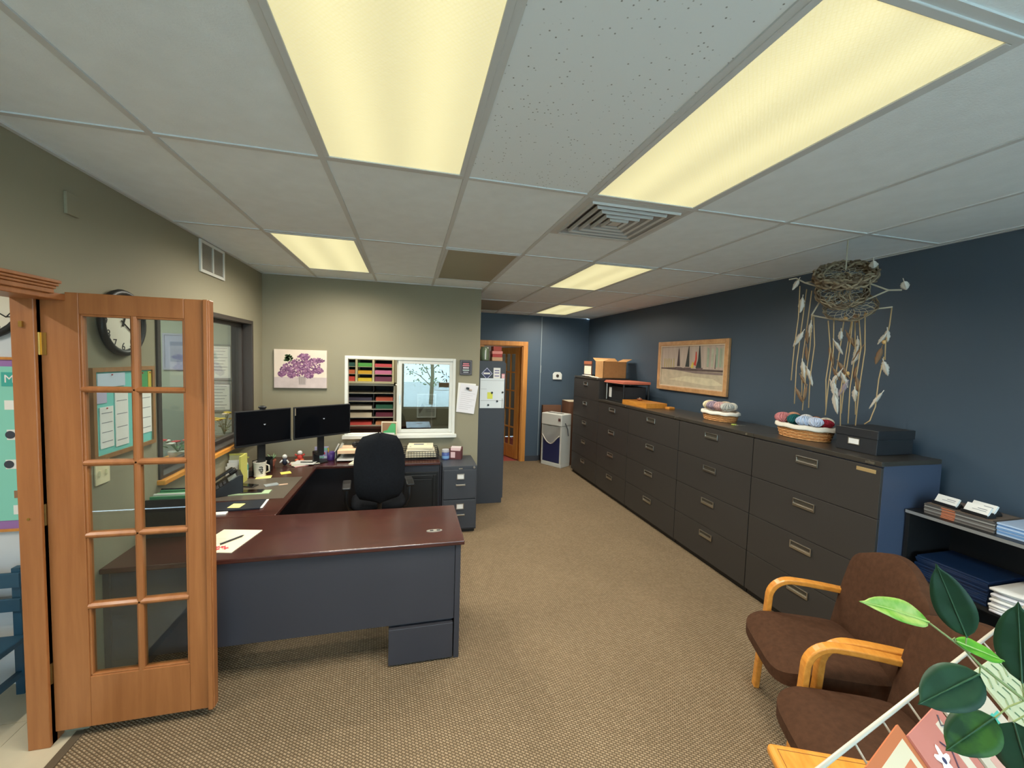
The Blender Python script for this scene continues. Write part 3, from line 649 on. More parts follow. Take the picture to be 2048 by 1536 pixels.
# ------------------------------------------------------------------ office chair
t = thing('office_chair', 'black fabric office chair with its back to the camera at the credenza', 'chair', (-0.27, 4.0, 0), math.radians(6))
def shell(w, h, d0, n=10, m=12, zc=0.0, exp=3.2):       # rounded back, faces +y
    rows = []
    for i in range(m+1):
        v = -1+2*i/m; row = []
        for k in range(n+1):
            u = -1+2*k/n
            row.append((u, v))
        rows.append(row)
    return rows
b = MB(); N = 14; Mv = 16
def back_pt(u, v, side):
    # squircle mapping
    w = 0.225*(1-0.22*max(0, v)**2-0.06*max(0, -v)); h = 0.31
    lim = (1-abs(v)**4)**0.25
    x = u*w*max(lim, 0.02); z = 0.865+v*h
    y = -0.02+0.055*u*u + 0.05*math.sin(v*1.4) - 0.02
    edge = max(0.0, 1-max(abs(u), abs(v))**4)
    return Vector((x, y-0.16+side*(0.012+0.028*edge), z))
for side in (-1, 1): b.grid([[back_pt(-1+2*k/N, -1+2*i/Mv, side) for k in range(N+1)] for i in range(Mv+1)])
def rim(pts0, pts1):
    n = len(pts0); b.add(pts0+pts1, [(k, (k+1) % n, n+(k+1) % n, n+k) for k in range(n)])
loop = [(-1+2*k/N, -1) for k in range(N)]+[(1, -1+2*i/Mv) for i in range(Mv)]+[(1-2*k/N, 1) for k in range(N)]+[(-1, 1-2*i/Mv) for i in range(Mv)]
rim([back_pt(u, v, -1) for u, v in loop], [back_pt(u, v, 1) for u, v in loop])
b.build('backrest', BLACKF, t, smooth=True, local=True)
b = MB(); pr = []
for k in range(24):
    a = 2*PI*k/24; c, s = math.cos(a), math.sin(a); q = (abs(c)**4+abs(s)**4)**-0.25
    pr.append((0.25*c*q, 0.08+0.235*s*q))
for z, f in ((0.43, 0.86), (0.445, 0.97), (0.475, 1.0), (0.495, 0.96), (0.505, 0.8)):
    b.v += [Vector((x*f, 0.08+(y-0.08)*f, z)) for x, y in pr]
for r in range(4):
    for k in range(24): b.f.append([r*24+k, r*24+(k+1) % 24, (r+1)*24+(k+1) % 24, (r+1)*24+k]); b.m.append(0)
b.f += [list(range(24))[::-1], list(range(96, 120))]; b.m += [0, 0]
b.build('seat', BLACKF, t, smooth=True, local=True)
MB().tube([(0, -0.21, 0.72), (0, -0.23, 0.55), (0, -0.17, 0.42), (0, -0.02, 0.40)], 0.022, 8).build('back_bar', BLACK, t, smooth=True, local=True)
MB().cyl((0, 0.05, 0.40), (0, 0.05, 0.13), 0.028).box(-0.09, 0.09, -0.08, 0.16, 0.385, 0.43).build('column', BLACKM, t, local=True)
for k in range(5):
    a = 2*PI*k/5+0.3; x, y = 0.28*math.cos(a), 0.05+0.28*math.sin(a)
    lg = MB().tube([(0, 0.05, 0.13), (x*0.5, 0.05+(y-0.05)*0.5, 0.115), (x, y, 0.075)], [0.024, 0.02, 0.015], 8).build('leg', BLACK, t, local=True)
    MB().cyl((x-0.012*math.sin(a), y+0.012*math.cos(a), 0.027), (x+0.012*math.sin(a), y-0.012*math.cos(a), 0.027), 0.027).build('caster', BLACK, lg, local=True)
for s in (-1, 1):
    ar = MB().strip([(s*0.285, -0.10, 0.655), (s*0.285, 0.0, 0.672), (s*0.285, 0.14, 0.665)], (1, 0, 0), 0.075, 0.026).build('armrest', BLACK, t, local=True, bevel=0.008)
    MB().tube([(s*0.285, 0.02, 0.655), (s*0.29, 0.02, 0.5), (s*0.26, 0.04, 0.425), (s*0.08, 0.05, 0.41)], 0.018, 8).build('arm_post', BLACK, ar, local=True, smooth=True)
# ------------------------------------------------------------------ monitors on the corner
def monitor(label, a, bb, z0=1.06, z1=1.372):
    a, bb = Vector((a[0], a[1], 0)), Vector((bb[0], bb[1], 0)); c = (a+bb)/2; w_ = (bb-a).length; ang = math.atan2(bb.y-a.y, bb.x-a.x)
    t = thing('monitor', label, 'monitor', (c.x, c.y, TZ), ang)
    h0, h1 = z0-TZ, z1-TZ
    MB().box(-w_/2, w_/2, 0, 0.022, h0, h1).build('housing', BLACK, t, local=True, bevel=0.004)
    MB().box(-w_/2+0.010, w_/2-0.010, -0.002, 0.001, h0+0.018, h1-0.010).build('screen', SCREEN, t, local=True)
    MB().box(-w_/2, w_/2, -0.006, 0.0, h0, h0+0.016).build('chin', BLACK, t, local=True)
    MB().box(-0.12, 0.12, 0.022, 0.05, h0+0.06, h1-0.08).build('back_bulge', BLACK, t, local=True, bevel=0.01)
    MB().box(-0.03, 0.03, 0.05, 0.075, 0.10, h0+0.16).box(-0.03, 0.03, 0.075, 0.17, 0.10, 0.125).box(-0.03, 0.03, 0.15, 0.175, 0.01, 0.125).build('stand', BLACK, t, local=True)
    MB().box(-0.10, 0.10, 0.10, 0.25, 0.0, 0.012).build('foot', BLACK, t, local=True, bevel=0.004)
    zz = h0+0.55*(h1-h0)
    MB().prism([(-0.010, -0.0028, zz+0.012), (0.012, -0.0028, zz+0.012), (0.002, -0.0028, zz)], (0, 0.0005, 0)).build('screen_mark', mat('pale_mark', (150, 152, 158), 0.5, emit=(150, 152, 160), estr=0.35), t, local=True)
    return t
monitor('left black monitor nearest the dark-framed window', (-1.43, 3.87), (-1.075, 4.175))
m2 = monitor('right black monitor in front of the white window corner', (-1.055, 4.19), (-0.60, 4.53))
MB().box(-0.275, -0.268, -0.003, 0.0, 0.53, 0.60).build('bezel_tab', mat('beige_tab', (150, 138, 116), 0.5), m2, local=True)
t = thing('webcam', 'small black webcam perched on the left monitor', 'webcam', (-1.27, 4.03, 1.372))
MB().ell((-1.27, 4.03, 1.392), (0.035, 0.02, 0.016)).build('body', BLACK, t, smooth=True); MB().box(-1.29, -1.25, 4.02, 4.05, 1.372, 1.38).build('clip', BLACK, t)
# ------------------------------------------------------------------ desk clutter
def sheet(name, label, cat, cx, cy, w, l, rz, z, m, h=0.003, group=None, lines=0, parent=None):
    M = Matrix.Translation((cx, cy, z)) @ Matrix.Rotation(rz, 4, 'Z')
    if parent is None and not lines:
        return tag(MB().box(-w/2, w/2, -l/2, l/2, 0, h, M).build(name, m), label, cat, group)
    t = thing(name, label, cat, (cx, cy, z), rz, group)
    MB().box(-w/2, w/2, -l/2, l/2, 0, h).build('sheet', m, t, local=True)
    for k in range(lines):
        y = l/2-0.03-k*(l-0.05)/max(1, lines); MB().box(-w/2+0.015, w/2-random.uniform(0.015, w*0.4), y-0.0018, y+0.0018, h, h+0.0004).build('print_line', GREYINK, t, local=True)
    return t
D = TZ+0.0005
YEL = mat('yellow_sticky', (240, 226, 140), 0.8); YEL2 = mat('deep_yellow_sticky', (236, 218, 100), 0.8); PINKF = mat('pink_folder', (222, 150, 140), 0.7); MINT = mat('mint_pad', (168, 190, 150), 0.7)
# paper with pen and red flower print on the front desk
t = sheet('printed_sheet', 'white sheet with a red flower print on the foreground desk', 'paper', -1.03, 2.67, 0.235, 0.30, math.radians(-12), D, CREAM, lines=0, parent=1)
RF = mat('red_flower_ink', (196, 70, 78), 0.8)
for k, (x, y) in enumerate(((0.0, -0.09), (0.03, -0.085), (0.055, -0.10), (-0.03, -0.105), (0.015, -0.115))):
    MB().prism([(x+0.014*math.cos(a)*(1+0.35*math.cos(5*a)), y+0.014*math.sin(a)*(1+0.35*math.cos(5*a)), 0.003) for a in [2*PI*q/20 for q in range(20)]], (0, 0, 0.0004)).build('flower_print', RF, t, local=True)
for k in range(4): MB().box(-0.09, -0.02+0.01*k, 0.02-0.02*k, 0.0215-0.02*k, 0.003, 0.0034).build('print_line', GREYINK, t, local=True)
t = thing('pen', 'black pen lying on the sheet with the red flower print', 'pen', (-1.0, 2.665, D+0.004), math.radians(52))
MB().cyl((-0.07, 0, 0.005), (0.05, 0, 0.005), 0.005).cyl((0.05, 0, 0.005), (0.066, 0, 0.005), 0.005, 0.001).build('barrel', BLACK, t, local=True); MB().box(-0.07, -0.03, -0.001, 0.001, 0.009, 0.011).build('clip', CHROME, t, local=True)
# dark folder and friends on the left desk
t = thing('desk_mat', 'translucent grey desk mat on the left desk section', 'desk mat', (-1.19, 3.68, D)); MB().box(-1.45, -0.93, 3.40, 3.98, D, D+0.002).build('mat_sheet', mat('grey_desk_mat', (92, 84, 74), 0.3), t, bevel=0.001)
t = thing('folder', 'dark grey folder with a small note on the left desk section', 'folder', (-1.20, 3.27, D), math.radians(4))
MB().box(-0.19, 0.17, -0.10, 0.085, 0, 0.012).build('cover', mat('dark_folder', (40, 44, 52), 0.35), t, local=True, bevel=0.002)
MB().box(-0.18, 0.185, -0.09, 0.092, 0.003, 0.008).build('pages', PAPER, t, local=True)
MB().box(-0.03, 0.05, -0.065, 0.02, 0.012, 0.0135, Matrix.Rotation(-0.2, 4, 'Z')).build('note', YEL, t, local=True)
sheet('paper_sheet', 'white sheet half under the dark grey folder by the wall', 'paper', -1.42, 3.31, 0.10, 0.17, 0.2, D, PAPER)
sheet('envelope', 'white envelope edge in front of the dark grey folder', 'envelope', -1.32, 3.125, 0.22, 0.05, 0.03, D, PAPER, 0.008)
sheet('notepad', 'mint green notepad lying under a smartphone', 'notepad', -1.21, 3.56, 0.28, 0.09, 0.03, D+0.002, MINT, 0.006)
def smartphone(label, x, y, rz, z):
    t = thing('smartphone', label, 'phone', (x, y, z), rz)
    MB().box(-0.075, 0.075, -0.037, 0.037, 0, 0.008).build('case', mat('phone_case', (54, 48, 44), 0.5), t, local=True, bevel=0.003); MB().box(-0.07, 0.07, -0.033, 0.033, 0.008, 0.0085).build('screen', SCREEN, t, local=True)
smartphone('smartphone lying on the mint green notepad', -1.20, 3.575, 0.02, D+0.0085)
smartphone('smartphone lying tilted behind the mint green notepad', -1.30, 3.76, -0.35, D+0.0025)
sheet('sticky_note', 'large pale yellow note in front of the white mug', 'note', -1.255, 4.005, 0.12, 0.09, 0.15, D, YEL)
sheet('sticky_note', 'bright yellow note on the desk edge right of the mug', 'note', -1.11, 4.13, 0.085, 0.075, 0.4, D, YEL2)
sheet('plastic_packet', 'clear plastic packet beside the tilted smartphone', 'packet', -1.12, 3.76, 0.10, 0.07, 0.5, D+0.0022, mat('pale_packet', (150, 158, 160), 0.25), 0.004)
sheet('receipt', 'pinkish slip of paper at the edge of the desk mat', 'paper', -1.03, 3.76, 0.07, 0.03, 0.3, D+0.0022, mat('pinkish_slip', (196, 164, 140), 0.7), 0.001)
# mug
t = thing('mug', 'white mug with black line drawing on the left desk section', 'mug', (-1.30, 4.05, D))
MB().lathe([(0.03, 0), (0.05, 0.002), (0.049, 0.012), (0.046, 0.02), (0.053, 0.13), (0.0555, 0.136), (0.051, 0.136), (0.046, 0.06), (0.0, 0.05)], (-1.30, 4.05, D), 24).build('cup', mat('glazed_white', (214, 206, 192), 0.25), t, smooth=True)
MB().tube([(-1.250, 4.045, D+0.11), (-1.223, 4.04, D+0.10), (-1.22, 4.04, D+0.05), (-1.252, 4.047, D+0.035)], 0.006, 8).build('handle', _mats['glazed_white'], t, smooth=True)
for (u, z, l) in ((0.0, 0.095, 0.02), (0.25, 0.09, 0.016), (-0.05, 0.075, 0.026), (0.3, 0.07, 0.02), (0.1, 0.058, 0.03), (0.15, 0.042, 0.02)):
    a = -1.15+u; r = 0.0515; MB().box(-l/2, l/2, -0.001, 0.001, -0.004, 0.004, Matrix.Translation((-1.30+r*math.cos(a), 4.05+r*math.sin(a), D+z)) @ Matrix.Rotation(a+PI/2, 4, 'Z') @ Matrix.Rotation(u*4, 4, 'Y')).build('ink_mark', INK, t)
# letter holder with papers
t = thing('magazine_holder', 'lime yellow framed paper holder behind the desk telephone', 'paper holder', (-1.42, 3.88, D))
LIME = mat('lime_yellow_plastic', (200, 196, 104), 0.4)
b = MB().box(-1.495, -1.375, 3.93, 3.938, D, D+0.23).build('back_plate', mat('pale_lime_sheet', (196, 192, 150), 0.5), t)
MB().box(-1.375, -1.362, 3.80, 3.94, D, D+0.24).build('side_plate', LIME, t); MB().box(-1.495, -1.375, 3.925, 3.94, D+0.225, D+0.24).build('top_bar', LIME, t); MB().box(-1.495, -1.375, 3.80, 3.93, D, D+0.006).build('base', LIME, t)
for k in range(3): MB().box(-1.49, -1.38, 3.90-0.03*k, 3.903-0.03*k, D+0.006, D+0.19-0.02*k).build('paper', PAPER, t)
# lotion bottle
t = thing('bottle', 'white pump bottle with teal label beside the mug', 'bottle', (-1.405, 4.00, D))
MB().lathe([(0.028, 0), (0.03, 0.004), (0.03, 0.12), (0.026, 0.14), (0.011, 0.15), (0.011, 0.16)], (-1.405, 4.00, D), 16, 1, 0.8).build('body', mat('pale_green_plastic', (206, 216, 190), 0.35), t, smooth=True)
MB().lathe([(0.0305, 0.075), (0.0305, 0.125)], (-1.405, 4.00, D), 16, 1, 0.8).build('label_band', mat('teal_label', (86, 168, 160), 0.5), t)
MB().cyl((-1.405, 4.00, D+0.16), (-1.405, 4.00, D+0.185), 0.008).box(-1.41, -1.37, 3.992, 4.008, D+0.182, D+0.192).build('pump', mat('lime_pump', (196, 196, 110), 0.4), t)
# desk telephone
t = thing('telephone', 'black desk telephone with handset and display on the left desk section', 'telephone', (-1.40, 3.60, D), math.radians(-65))
MB().prism([(-0.10, -0.10, 0), (-0.10, 0.11, 0), (-0.10, 0.11, 0.15), (-0.10, 0.085, 0.155), (-0.10, -0.10, 0.035)], (0.20, 0, 0)).build('body', BLACK, t, local=True, bevel=0.005)
sl = math.atan2(0.12, 0.185)
Ms = Matrix.Translation((0, -0.10, 0.035)) @ Matrix.Rotation(sl, 4, 'X')
MB().box(0.0, 0.09, 0.14, 0.20, 0, 0.006, Ms).build('display', mat('grey_display', (128, 134, 128), 0.3), t, local=True)
for i in range(3):
    for k in range(4): MB().box(0.005+0.03*i, 0.027+0.03*i, 0.02+0.028*k, 0.038+0.028*k, 0, 0.006, Ms).build('key', mat('key_grey', (70, 70, 72), 0.5), t, local=True)
hs = MB().box(-0.085, -0.04, 0.01, 0.21, 0.025, 0.045, Ms).box(-0.09, -0.035, 0.0, 0.055, 0, 0.03, Ms).box(-0.09, -0.035, 0.165, 0.22, 0, 0.03, Ms).build('handset', mat('handset_gloss', (46, 44, 42), 0.25), t, local=True, bevel=0.008)
MB().tube([(-0.07+0.008*math.cos(k*1.1), -0.11-0.002*k+0.0, 0.025+0.008*math.sin(k*1.1)) for k in range(28)], 0.0025, 5).build('cord', BLACK, t, local=True)
# paper stack with pink folder and pen near the corner
t = thing('paper_stack', 'fanned papers and pink folder below the right monitor', 'papers', (-1.02, 4.46, D), 0.25)
for k, (w_, l_, rz, m_) in enumerate(((0.25, 0.17, 0.35, PINKF), (0.24, 0.17, 0.2, PAPER), (0.25, 0.16, 0.05, CREAM), (0.21, 0.16, -0.35, PAPER))):
    MB().box(-w_/2, w_/2, -l_/2, l_/2, 0.004*k, 0.004*k+0.003, Matrix.Rotation(rz, 4, 'Z')).build('sheet', m_, t, local=True)
tag(MB().cyl((-1.06, 4.45, D+0.021), (-0.94, 4.43, D+0.021), 0.0045).build('pen', BLACK), 'dark pen lying on the fanned papers below the right monitor', 'pen')
# picture frame, pencil cup
t = thing('photo_frame', 'small photo frame with lilac picture below the right monitor', 'picture frame', (-0.90, 4.64, D), math.radians(4))
MB().box(-0.068, 0.068, -0.006, 0.006, 0, 0.135).build('frame', mat('lilac_frame', (168, 160, 186), 0.4), t, local=True, bevel=0.002)
ph = MB().box(-0.06, 0.06, -0.008, -0.006, 0.008, 0.127).build('photo', mat('lilac_print', (170, 168, 200), 0.5), t, local=True)
for (x0, x1, z0, z1, c_) in ((0.01, 0.06, 0.095, 0.12, (130, 190, 170)), (-0.03, 0.05, 0.012, 0.03, (140, 196, 172)), (-0.02, 0.015, 0.04, 0.10, (70, 66, 84)), (0.015, 0.035, 0.05, 0.075, (196, 70, 90)), (-0.055, -0.03, 0.02, 0.08, (206, 150, 180)), (0.025, 0.058, 0.012, 0.03, (232, 230, 232))): MB().box(x0, x1, -0.0092, -0.008, z0, z1).build('print_patch', mat('print_%d_%d_%d' % c_, c_, 0.6), ph, local=True)
t = thing('pencil_cup', 'purple pencil cup with markers below the right monitor', 'pencil cup', (-0.80, 4.60, D))
PURP = mat('purple_plastic', (84, 54, 128), 0.4)
MB().lathe([(0.036, 0), (0.038, 0.003), (0.04, 0.085), (0.037, 0.085), (0.034, 0.006), (0.0, 0.005)], (-0.80, 4.60, D), 16).build('cup', PURP, t, smooth=True)
tag(MB().cyl((-0.815, 4.585, D+0.012), (-0.825, 4.57, D+0.135), 0.006).build('pencil', mat('pencil_yellow', (220, 180, 70), 0.5)), 'yellow pencil standing in the purple cup', 'pencil')
tag(MB().cyl((-0.795, 4.605, D+0.012), (-0.725, 4.625, D+0.165), 0.007).build('marker', PAPER), 'white marker leaning out of the purple cup', 'marker')
tag(MB().box(-0.79, -0.765, 4.60, 4.603, D+0.01, D+0.20, Matrix.Translation((-0.7775, 4.6, D)) @ Matrix.Rotation(0.5, 4, 'Y') @ Matrix.Translation((0.7775, -4.6, -D))).build('ruler', mat('pale_ruler', (214, 214, 200), 0.3)), 'pale ruler leaning out of the purple cup', 'ruler')
# little figurines by the monitor stands
t = thing('figurine', 'small red and white toy figure below the right monitor', 'figurine', (-1.10, 4.60, D))
TR = mat('toy_red', (190, 62, 52), 0.5)
MB().ell((-1.10, 4.60, D+0.035), (0.028, 0.025, 0.034)).build('body', TR, t, smooth=True); MB().ell((-1.10, 4.595, D+0.085), (0.024, 0.022, 0.022)).build('head', mat('toy_white', (226, 222, 216), 0.4), t, smooth=True)
for s in (-1, 1): MB().tube([(-1.10+s*0.02, 4.595, D+0.05), (-1.10+s*0.045, 4.585, D+0.07)], 0.009, 8).build('arm', TR, t, smooth=True); MB().ell((-1.10+s*0.025, 4.575, D+0.012), (0.02, 0.026, 0.012)).build('foot', mat('toy_orange', (206, 96, 60), 0.5), t, smooth=True)
t = thing('figurine', 'small dark and white toy figure between the two monitors', 'figurine', (-1.195, 4.42, D))
MB().ell((-1.195, 4.42, D+0.04), (0.026, 0.024, 0.04)).build('body', mat('toy_navy', (44, 48, 66), 0.5), t, smooth=True); MB().ell((-1.195, 4.415, D+0.09), (0.022, 0.02, 0.022)).build('head', _mats['toy_white'], t, smooth=True)
for s in (-1, 1): MB().tube([(-1.195+s*0.02, 4.41, D+0.055), (-1.195+s*0.04, 4.40, D+0.03)], 0.008, 8).build('arm', _mats['toy_white'], t, smooth=True)
t = thing('succulent_pot', 'tiny succulent in a terracotta pot under the left monitor', 'potted plant', (-1.31, 4.42, D))
MB().lathe([(0.022, 0), (0.033, 0.05), (0.036, 0.05), (0.036, 0.062), (0.0, 0.06)], (-1.31, 4.42, D), 14).build('pot', mat('terracotta', (160, 92, 68), 0.7), t)
SUC = mat('succulent_green', (110, 138, 96), 0.5)
for k in range(9):
    a = k*0.7; MB().tube([(-1.31, 4.42, D+0.06), (-1.31+0.02*math.cos(a), 4.42+0.02*math.sin(a), D+0.085), (-1.31+0.04*math.cos(a), 4.42+0.04*math.sin(a), D+0.10+0.01*(k % 3))], [0.006, 0.007, 0.001], 6).build('leaf', SUC, t, smooth=True)
t = thing('organiser', 'black mesh desk organiser behind the white mug', 'organiser', (-1.33, 4.27, D))
MB().box(-1.40, -1.27, 4.22, 4.225, D, D+0.10).box(-1.40, -1.27, 4.30, 4.305, D, D+0.12).box(-1.40, -1.395, 4.22, 4.305, D, D+0.10).box(-1.275, -1.27, 4.22, 4.305, D, D+0.10).box(-1.40, -1.27, 4.22, 4.305, D, D+0.004).build('case', BLACKM, t)
MB().box(-1.37, -1.32, 4.25, 4.262, D+0.005, D+0.15).build('card', CREAM, t)
# black file sorter with green folders behind the french door
t = thing('file_sorter', 'black file sorter standing on the desk behind the open door glass', 'file sorter', (-1.37, 2.86, D))
MB().box(-1.495, -1.25, 2.78, 2.788, D, D+0.23).build('front_panel', BLACK, t, bevel=0.003); MB().box(-1.495, -1.25, 2.94, 2.948, D, D+0.25).build('back_panel', BLACK, t, bevel=0.003); MB().box(-1.495, -1.487, 2.788, 2.94, D, D+0.22).build('side_panel', BLACK, t); MB().box(-1.258, -1.25, 2.788, 2.94, D, D+0.22).build('side_panel', BLACK, t); MB().box(-1.487, -1.258, 2.788, 2.94, D, D+0.01).build('base', BLACK, t)
for k, c_ in enumerate(((60, 130, 86), (226, 224, 214), (96, 160, 112), (60, 130, 86))):
    tag(MB().box(-1.482, -1.264, 2.80+0.035*k, 2.812+0.035*k, D+0.011, D+0.242+0.005*(k % 2)).build('hanging_folder', mat('hf_%d_%d_%d' % c_, c_, 0.6)), ('front green', 'cream', 'light green', 'rear green')[k]+' folder standing in the black file sorter', 'folder', 'folders in the black file sorter')
# letter tray on the credenza
t = thing('letter_tray', 'two-tier black letter tray with papers on the credenza', 'letter tray', (-0.60, 4.62, D))
for k in range(2): MB().box(-0.73, -0.50, 4.48, 4.76, D+0.01+0.075*k, D+0.015+0.075*k).box(-0.73, -0.724, 4.48, 4.76, D+0.01+0.075*k, D+0.045+0.075*k).box(-0.506, -0.50, 4.48, 4.76, D+0.01+0.075*k, D+0.045+0.075*k).box(-0.73, -0.50, 4.754, 4.76, D+0.01+0.075*k, D+0.045+0.075*k).build('tray', BLACK, t)
for x in (-0.727, -0.503):
    for y in (4.49, 4.75): MB().box(x-0.004, x+0.004, y-0.004, y+0.004, D, D+0.10).build('post', BLACK, t)
tag(MB().box(-0.72, -0.51, 4.47, 4.74, D+0.016, D+0.034).build('paper_pile', PAPER), 'white papers in the lower level of the letter tray', 'papers'); tag(MB().box(-0.715, -0.515, 4.46, 4.74, D+0.091, D+0.125).build('paper_pile', mat('peach_paper', (232, 196, 160), 0.7)), 'peach papers in the upper level of the letter tray', 'papers')
t = sheet('message_pad', 'long cream message pad in front of the letter tray', 'notepad', -0.535, 4.41, 0.075, 0.15, -0.25, D, CREAM, 0.014, lines=4)
t = thing('headset', 'black coiled headset cord on the letter tray', 'headset', (-0.545, 4.60, D+0.126))
MB().tube([(-0.545+0.035*math.cos(a*0.7)*(1-0.006*a), 4.60+0.035*math.sin(a*0.7)*(1-0.006*a), D+0.133+0.004*a*0.35) for a in range(40)], 0.005, 6).build('coil', BLACK, t); MB().ell((-0.56, 4.59, D+0.16), (0.03, 0.02, 0.03)).build('ear_pad', BLACK, t, smooth=True)
# wire basket with envelopes on the credenza
t = thing('wire_basket', 'black wire basket heaped with cream envelopes below the white window', 'basket', (0.13, 4.60, D))
for k in range(5): 
    z = D+0.006+0.022*k
    MB().tube([(-0.06, 4.46, z), (0.325, 4.46, z), (0.325, 4.74, z), (-0.06, 4.74, z)], 0.003, 6, closed=True).build('rail', BLACKM, t)
for i in range(14):
    x = -0.06+0.385*i/13
    MB().tube([(x, 4.46, D+0.095), (x, 4.46, D+0.004), (x, 4.74, D+0.004), (x, 4.74, D+0.095)], 0.0022, 5).build('wire', BLACKM, t)
for i in range(9):
    y = 4.46+0.28*i/8
    MB().tube([(-0.06, y, D+0.095), (-0.06, y, D+0.006), (0.325, y, D+0.006), (0.325, y, D+0.095)], 0.0022, 5).build('wire', BLACKM, t)
elab = ['envelope at the bottom of the heap in the black wire basket', 'second lowest envelope in the black wire basket', 'middle envelope in the black wire basket', 'second topmost envelope in the black wire basket', 'topmost cream envelope with a dark print block in the wire basket']
for k in range(5):
    rz = random.uniform(-0.08, 0.08)
    e_ = thing('envelope', elab[k], 'envelope', (0.135, 4.60, D+0.02+0.024*k), rz, 'envelopes in the wire basket')
    MB().box(-0.165+0.006*k, 0.165-0.008*k, -0.12, 0.12, 0, 0.021).build('body', CREAM if k % 2 else mat('ivory_paper', (226, 214, 182), 0.8), e_, local=True, bevel=0.003)
    if k == 4:
        MB().box(-0.08, 0.03, 0.02, 0.07, 0.021, 0.0216).build('print_block', mat('print_slate', (84, 88, 104), 0.7), e_, local=True)
        MB().box(0.06, 0.13, 0.045, 0.06, 0.021, 0.0216).build('print_block', GREYINK, e_, local=True); MB().box(-0.12, -0.10, -0.09, -0.06, 0.021, 0.0216).build('print_block', GREYINK, e_, local=True)
# jar and brochure boxes on the two-drawer cabinet
CT = 0.7305
t = thing('jar', 'blue jar with pale lid on the slate two-drawer cabinet', 'jar', (0.41, 4.60, CT))
MB().lathe([(0.04, 0), (0.043, 0.004), (0.043, 0.075), (0.036, 0.085)], (0.41, 4.60, CT), 18).build('body', mat('blue_jar', (74, 92, 148), 0.35), t, smooth=True)
MB().lathe([(0.042, 0.085), (0.042, 0.112), (0.036, 0.116)], (0.41, 4.60, CT), 18).build('lid', mat('pale_lid', (176, 176, 180), 0.4), t); MB().lathe([(0.0436, 0.015), (0.0436, 0.045)], (0.41, 4.60, CT), 18).build('label_band', mat('sky_label', (120, 160, 200), 0.5), t)
t = thing('card_box', 'maroon box holding white cards on the slate two-drawer cabinet', 'box', (0.53, 4.62, CT), -0.3)
MAR = mat('maroon_card', (96, 50, 52), 0.6)
MB().box(-0.07, 0.07, -0.05, -0.045, 0, 0.10).box(-0.07, 0.07, 0.045, 0.05, 0, 0.13).box(-0.07, -0.066, -0.05, 0.05, 0, 0.12).box(0.066, 0.07, -0.05, 0.05, 0, 0.12).box(-0.07, 0.07, -0.05, 0.05, 0, 0.004).build('case', MAR, t, local=True)
for k in range(6): tag(MB().box(-0.055, 0.055, -0.035+0.012*k, -0.031+0.012*k, 0.005, 0.13+0.004*(k % 3), wm(t)).build('index_card', PAPER if k % 2 else mat('pink_card', (222, 190, 188), 0.7)), 'pale card standing in the maroon box on the two-drawer cabinet', 'card', 'cards in the maroon box')
MB().box(-0.05, 0.0, -0.053, -0.05, 0.02, 0.085).build('front_label', mat('pink_card2', (216, 182, 182), 0.7), t, local=True)
# framed green picture on the window sill
t = thing('photo_frame', 'cream-framed green picture on the sill of the white window', 'picture frame', (-0.215, 4.752, WZ0+0.018), -0.1)
MB().box(-0.085, 0.085, -0.008, 0.004, 0, 0.155).build('frame', CREAM, t, local=True, bevel=0.002)
ph = MB().box(-0.075, 0.075, -0.010, -0.008, 0.010, 0.145).build('picture', mat('brown_print', (150, 116, 86), 0.6), t, local=True)
MB().prism([(x, -0.0105, z) for x, z in ((-0.07, 0.012), (0.07, 0.012), (0.07, 0.13), (0.03, 0.14), (0.0, 0.10), (-0.02, 0.06), (-0.06, 0.05))], (0, -0.0006, 0)).build('print_patch', mat('print_green', (84, 176, 112), 0.6), ph, local=True)
MB().box(-0.06, 0.06, -0.0125, -0.0112, 0.012, 0.03).build('print_patch', PAPER, ph, local=True)
# ------------------------------------------------------------------ things on the walls
# lilac painting on the grey wall
t = thing('canvas_painting', 'canvas painting of purple lilacs in a glass vase on the grey wall', 'painting', (-1.13, YG, 1.52))
PX0, PX1, PZ0, PZ1 = -1.392, -0.876, 1.512, 1.922; py = YG-0.03
CANV = mat('canvas_cream', (224, 208, 190), 0.8, noise=0.06, nscale=6)
MB().box(PX0, PX1, py, YG, PZ0, PZ1).build('canvas', CANV, t)
MB().box(PX0, PX1, py-0.0006, py, PZ0, PZ0+0.115).build('painted_table', mat('paint_mauve_grey', (196, 180, 176), 0.8, noise=0.1, nscale=12), t)
LIL = [mat('paint_lilac_%d' % k, c, 0.8) for k, c in enumerate(((132, 88, 122), (104, 66, 100), (168, 126, 156), (150, 104, 132)))]
b = MB(); cl = [(0.0, 0.26, 0.10, 0.07), (-0.08, 0.23, 0.09, 0.06), (0.09, 0.24, 0.09, 0.06), (0.02, 0.335, 0.06, 0.035), (-0.15, 0.20, 0.06, 0.05), (-0.19, 0.15, 0.035, 0.03), (0.15, 0.30, 0.07, 0.025), (0.16, 0.19, 0.05, 0.03), (-0.10, 0.14, 0.04, 0.03), (0.0, 0.16, 0.08, 0.05), (0.07, 0.15, 0.05, 0.04)]
pcx = (PX0+PX1)/2+0.01
for k in range(1100):
    cx_, cz_, rx, rz_ = random.choice(cl); a = random.uniform(0, 2*PI); q = math.sqrt(random.random()); x = pcx+cx_+rx*q*math.cos(a); z = PZ0+cz_+rz_*q*math.sin(a); s = random.uniform(0.006, 0.012); a0 = random.uniform(0, 2*PI)
    b.mi = random.choice((0, 0, 1, 1, 2, 3)); yy = py-0.0008-0.00001*k*0.1
    n_ = 5; b.add([(x+s*math.cos(a0+2*PI*i/n_), yy, z+s*math.sin(a0+2*PI*i/n_)) for i in range(n_)], [list(range(n_))])
o = b.build('painted_lilacs', LIL, t)
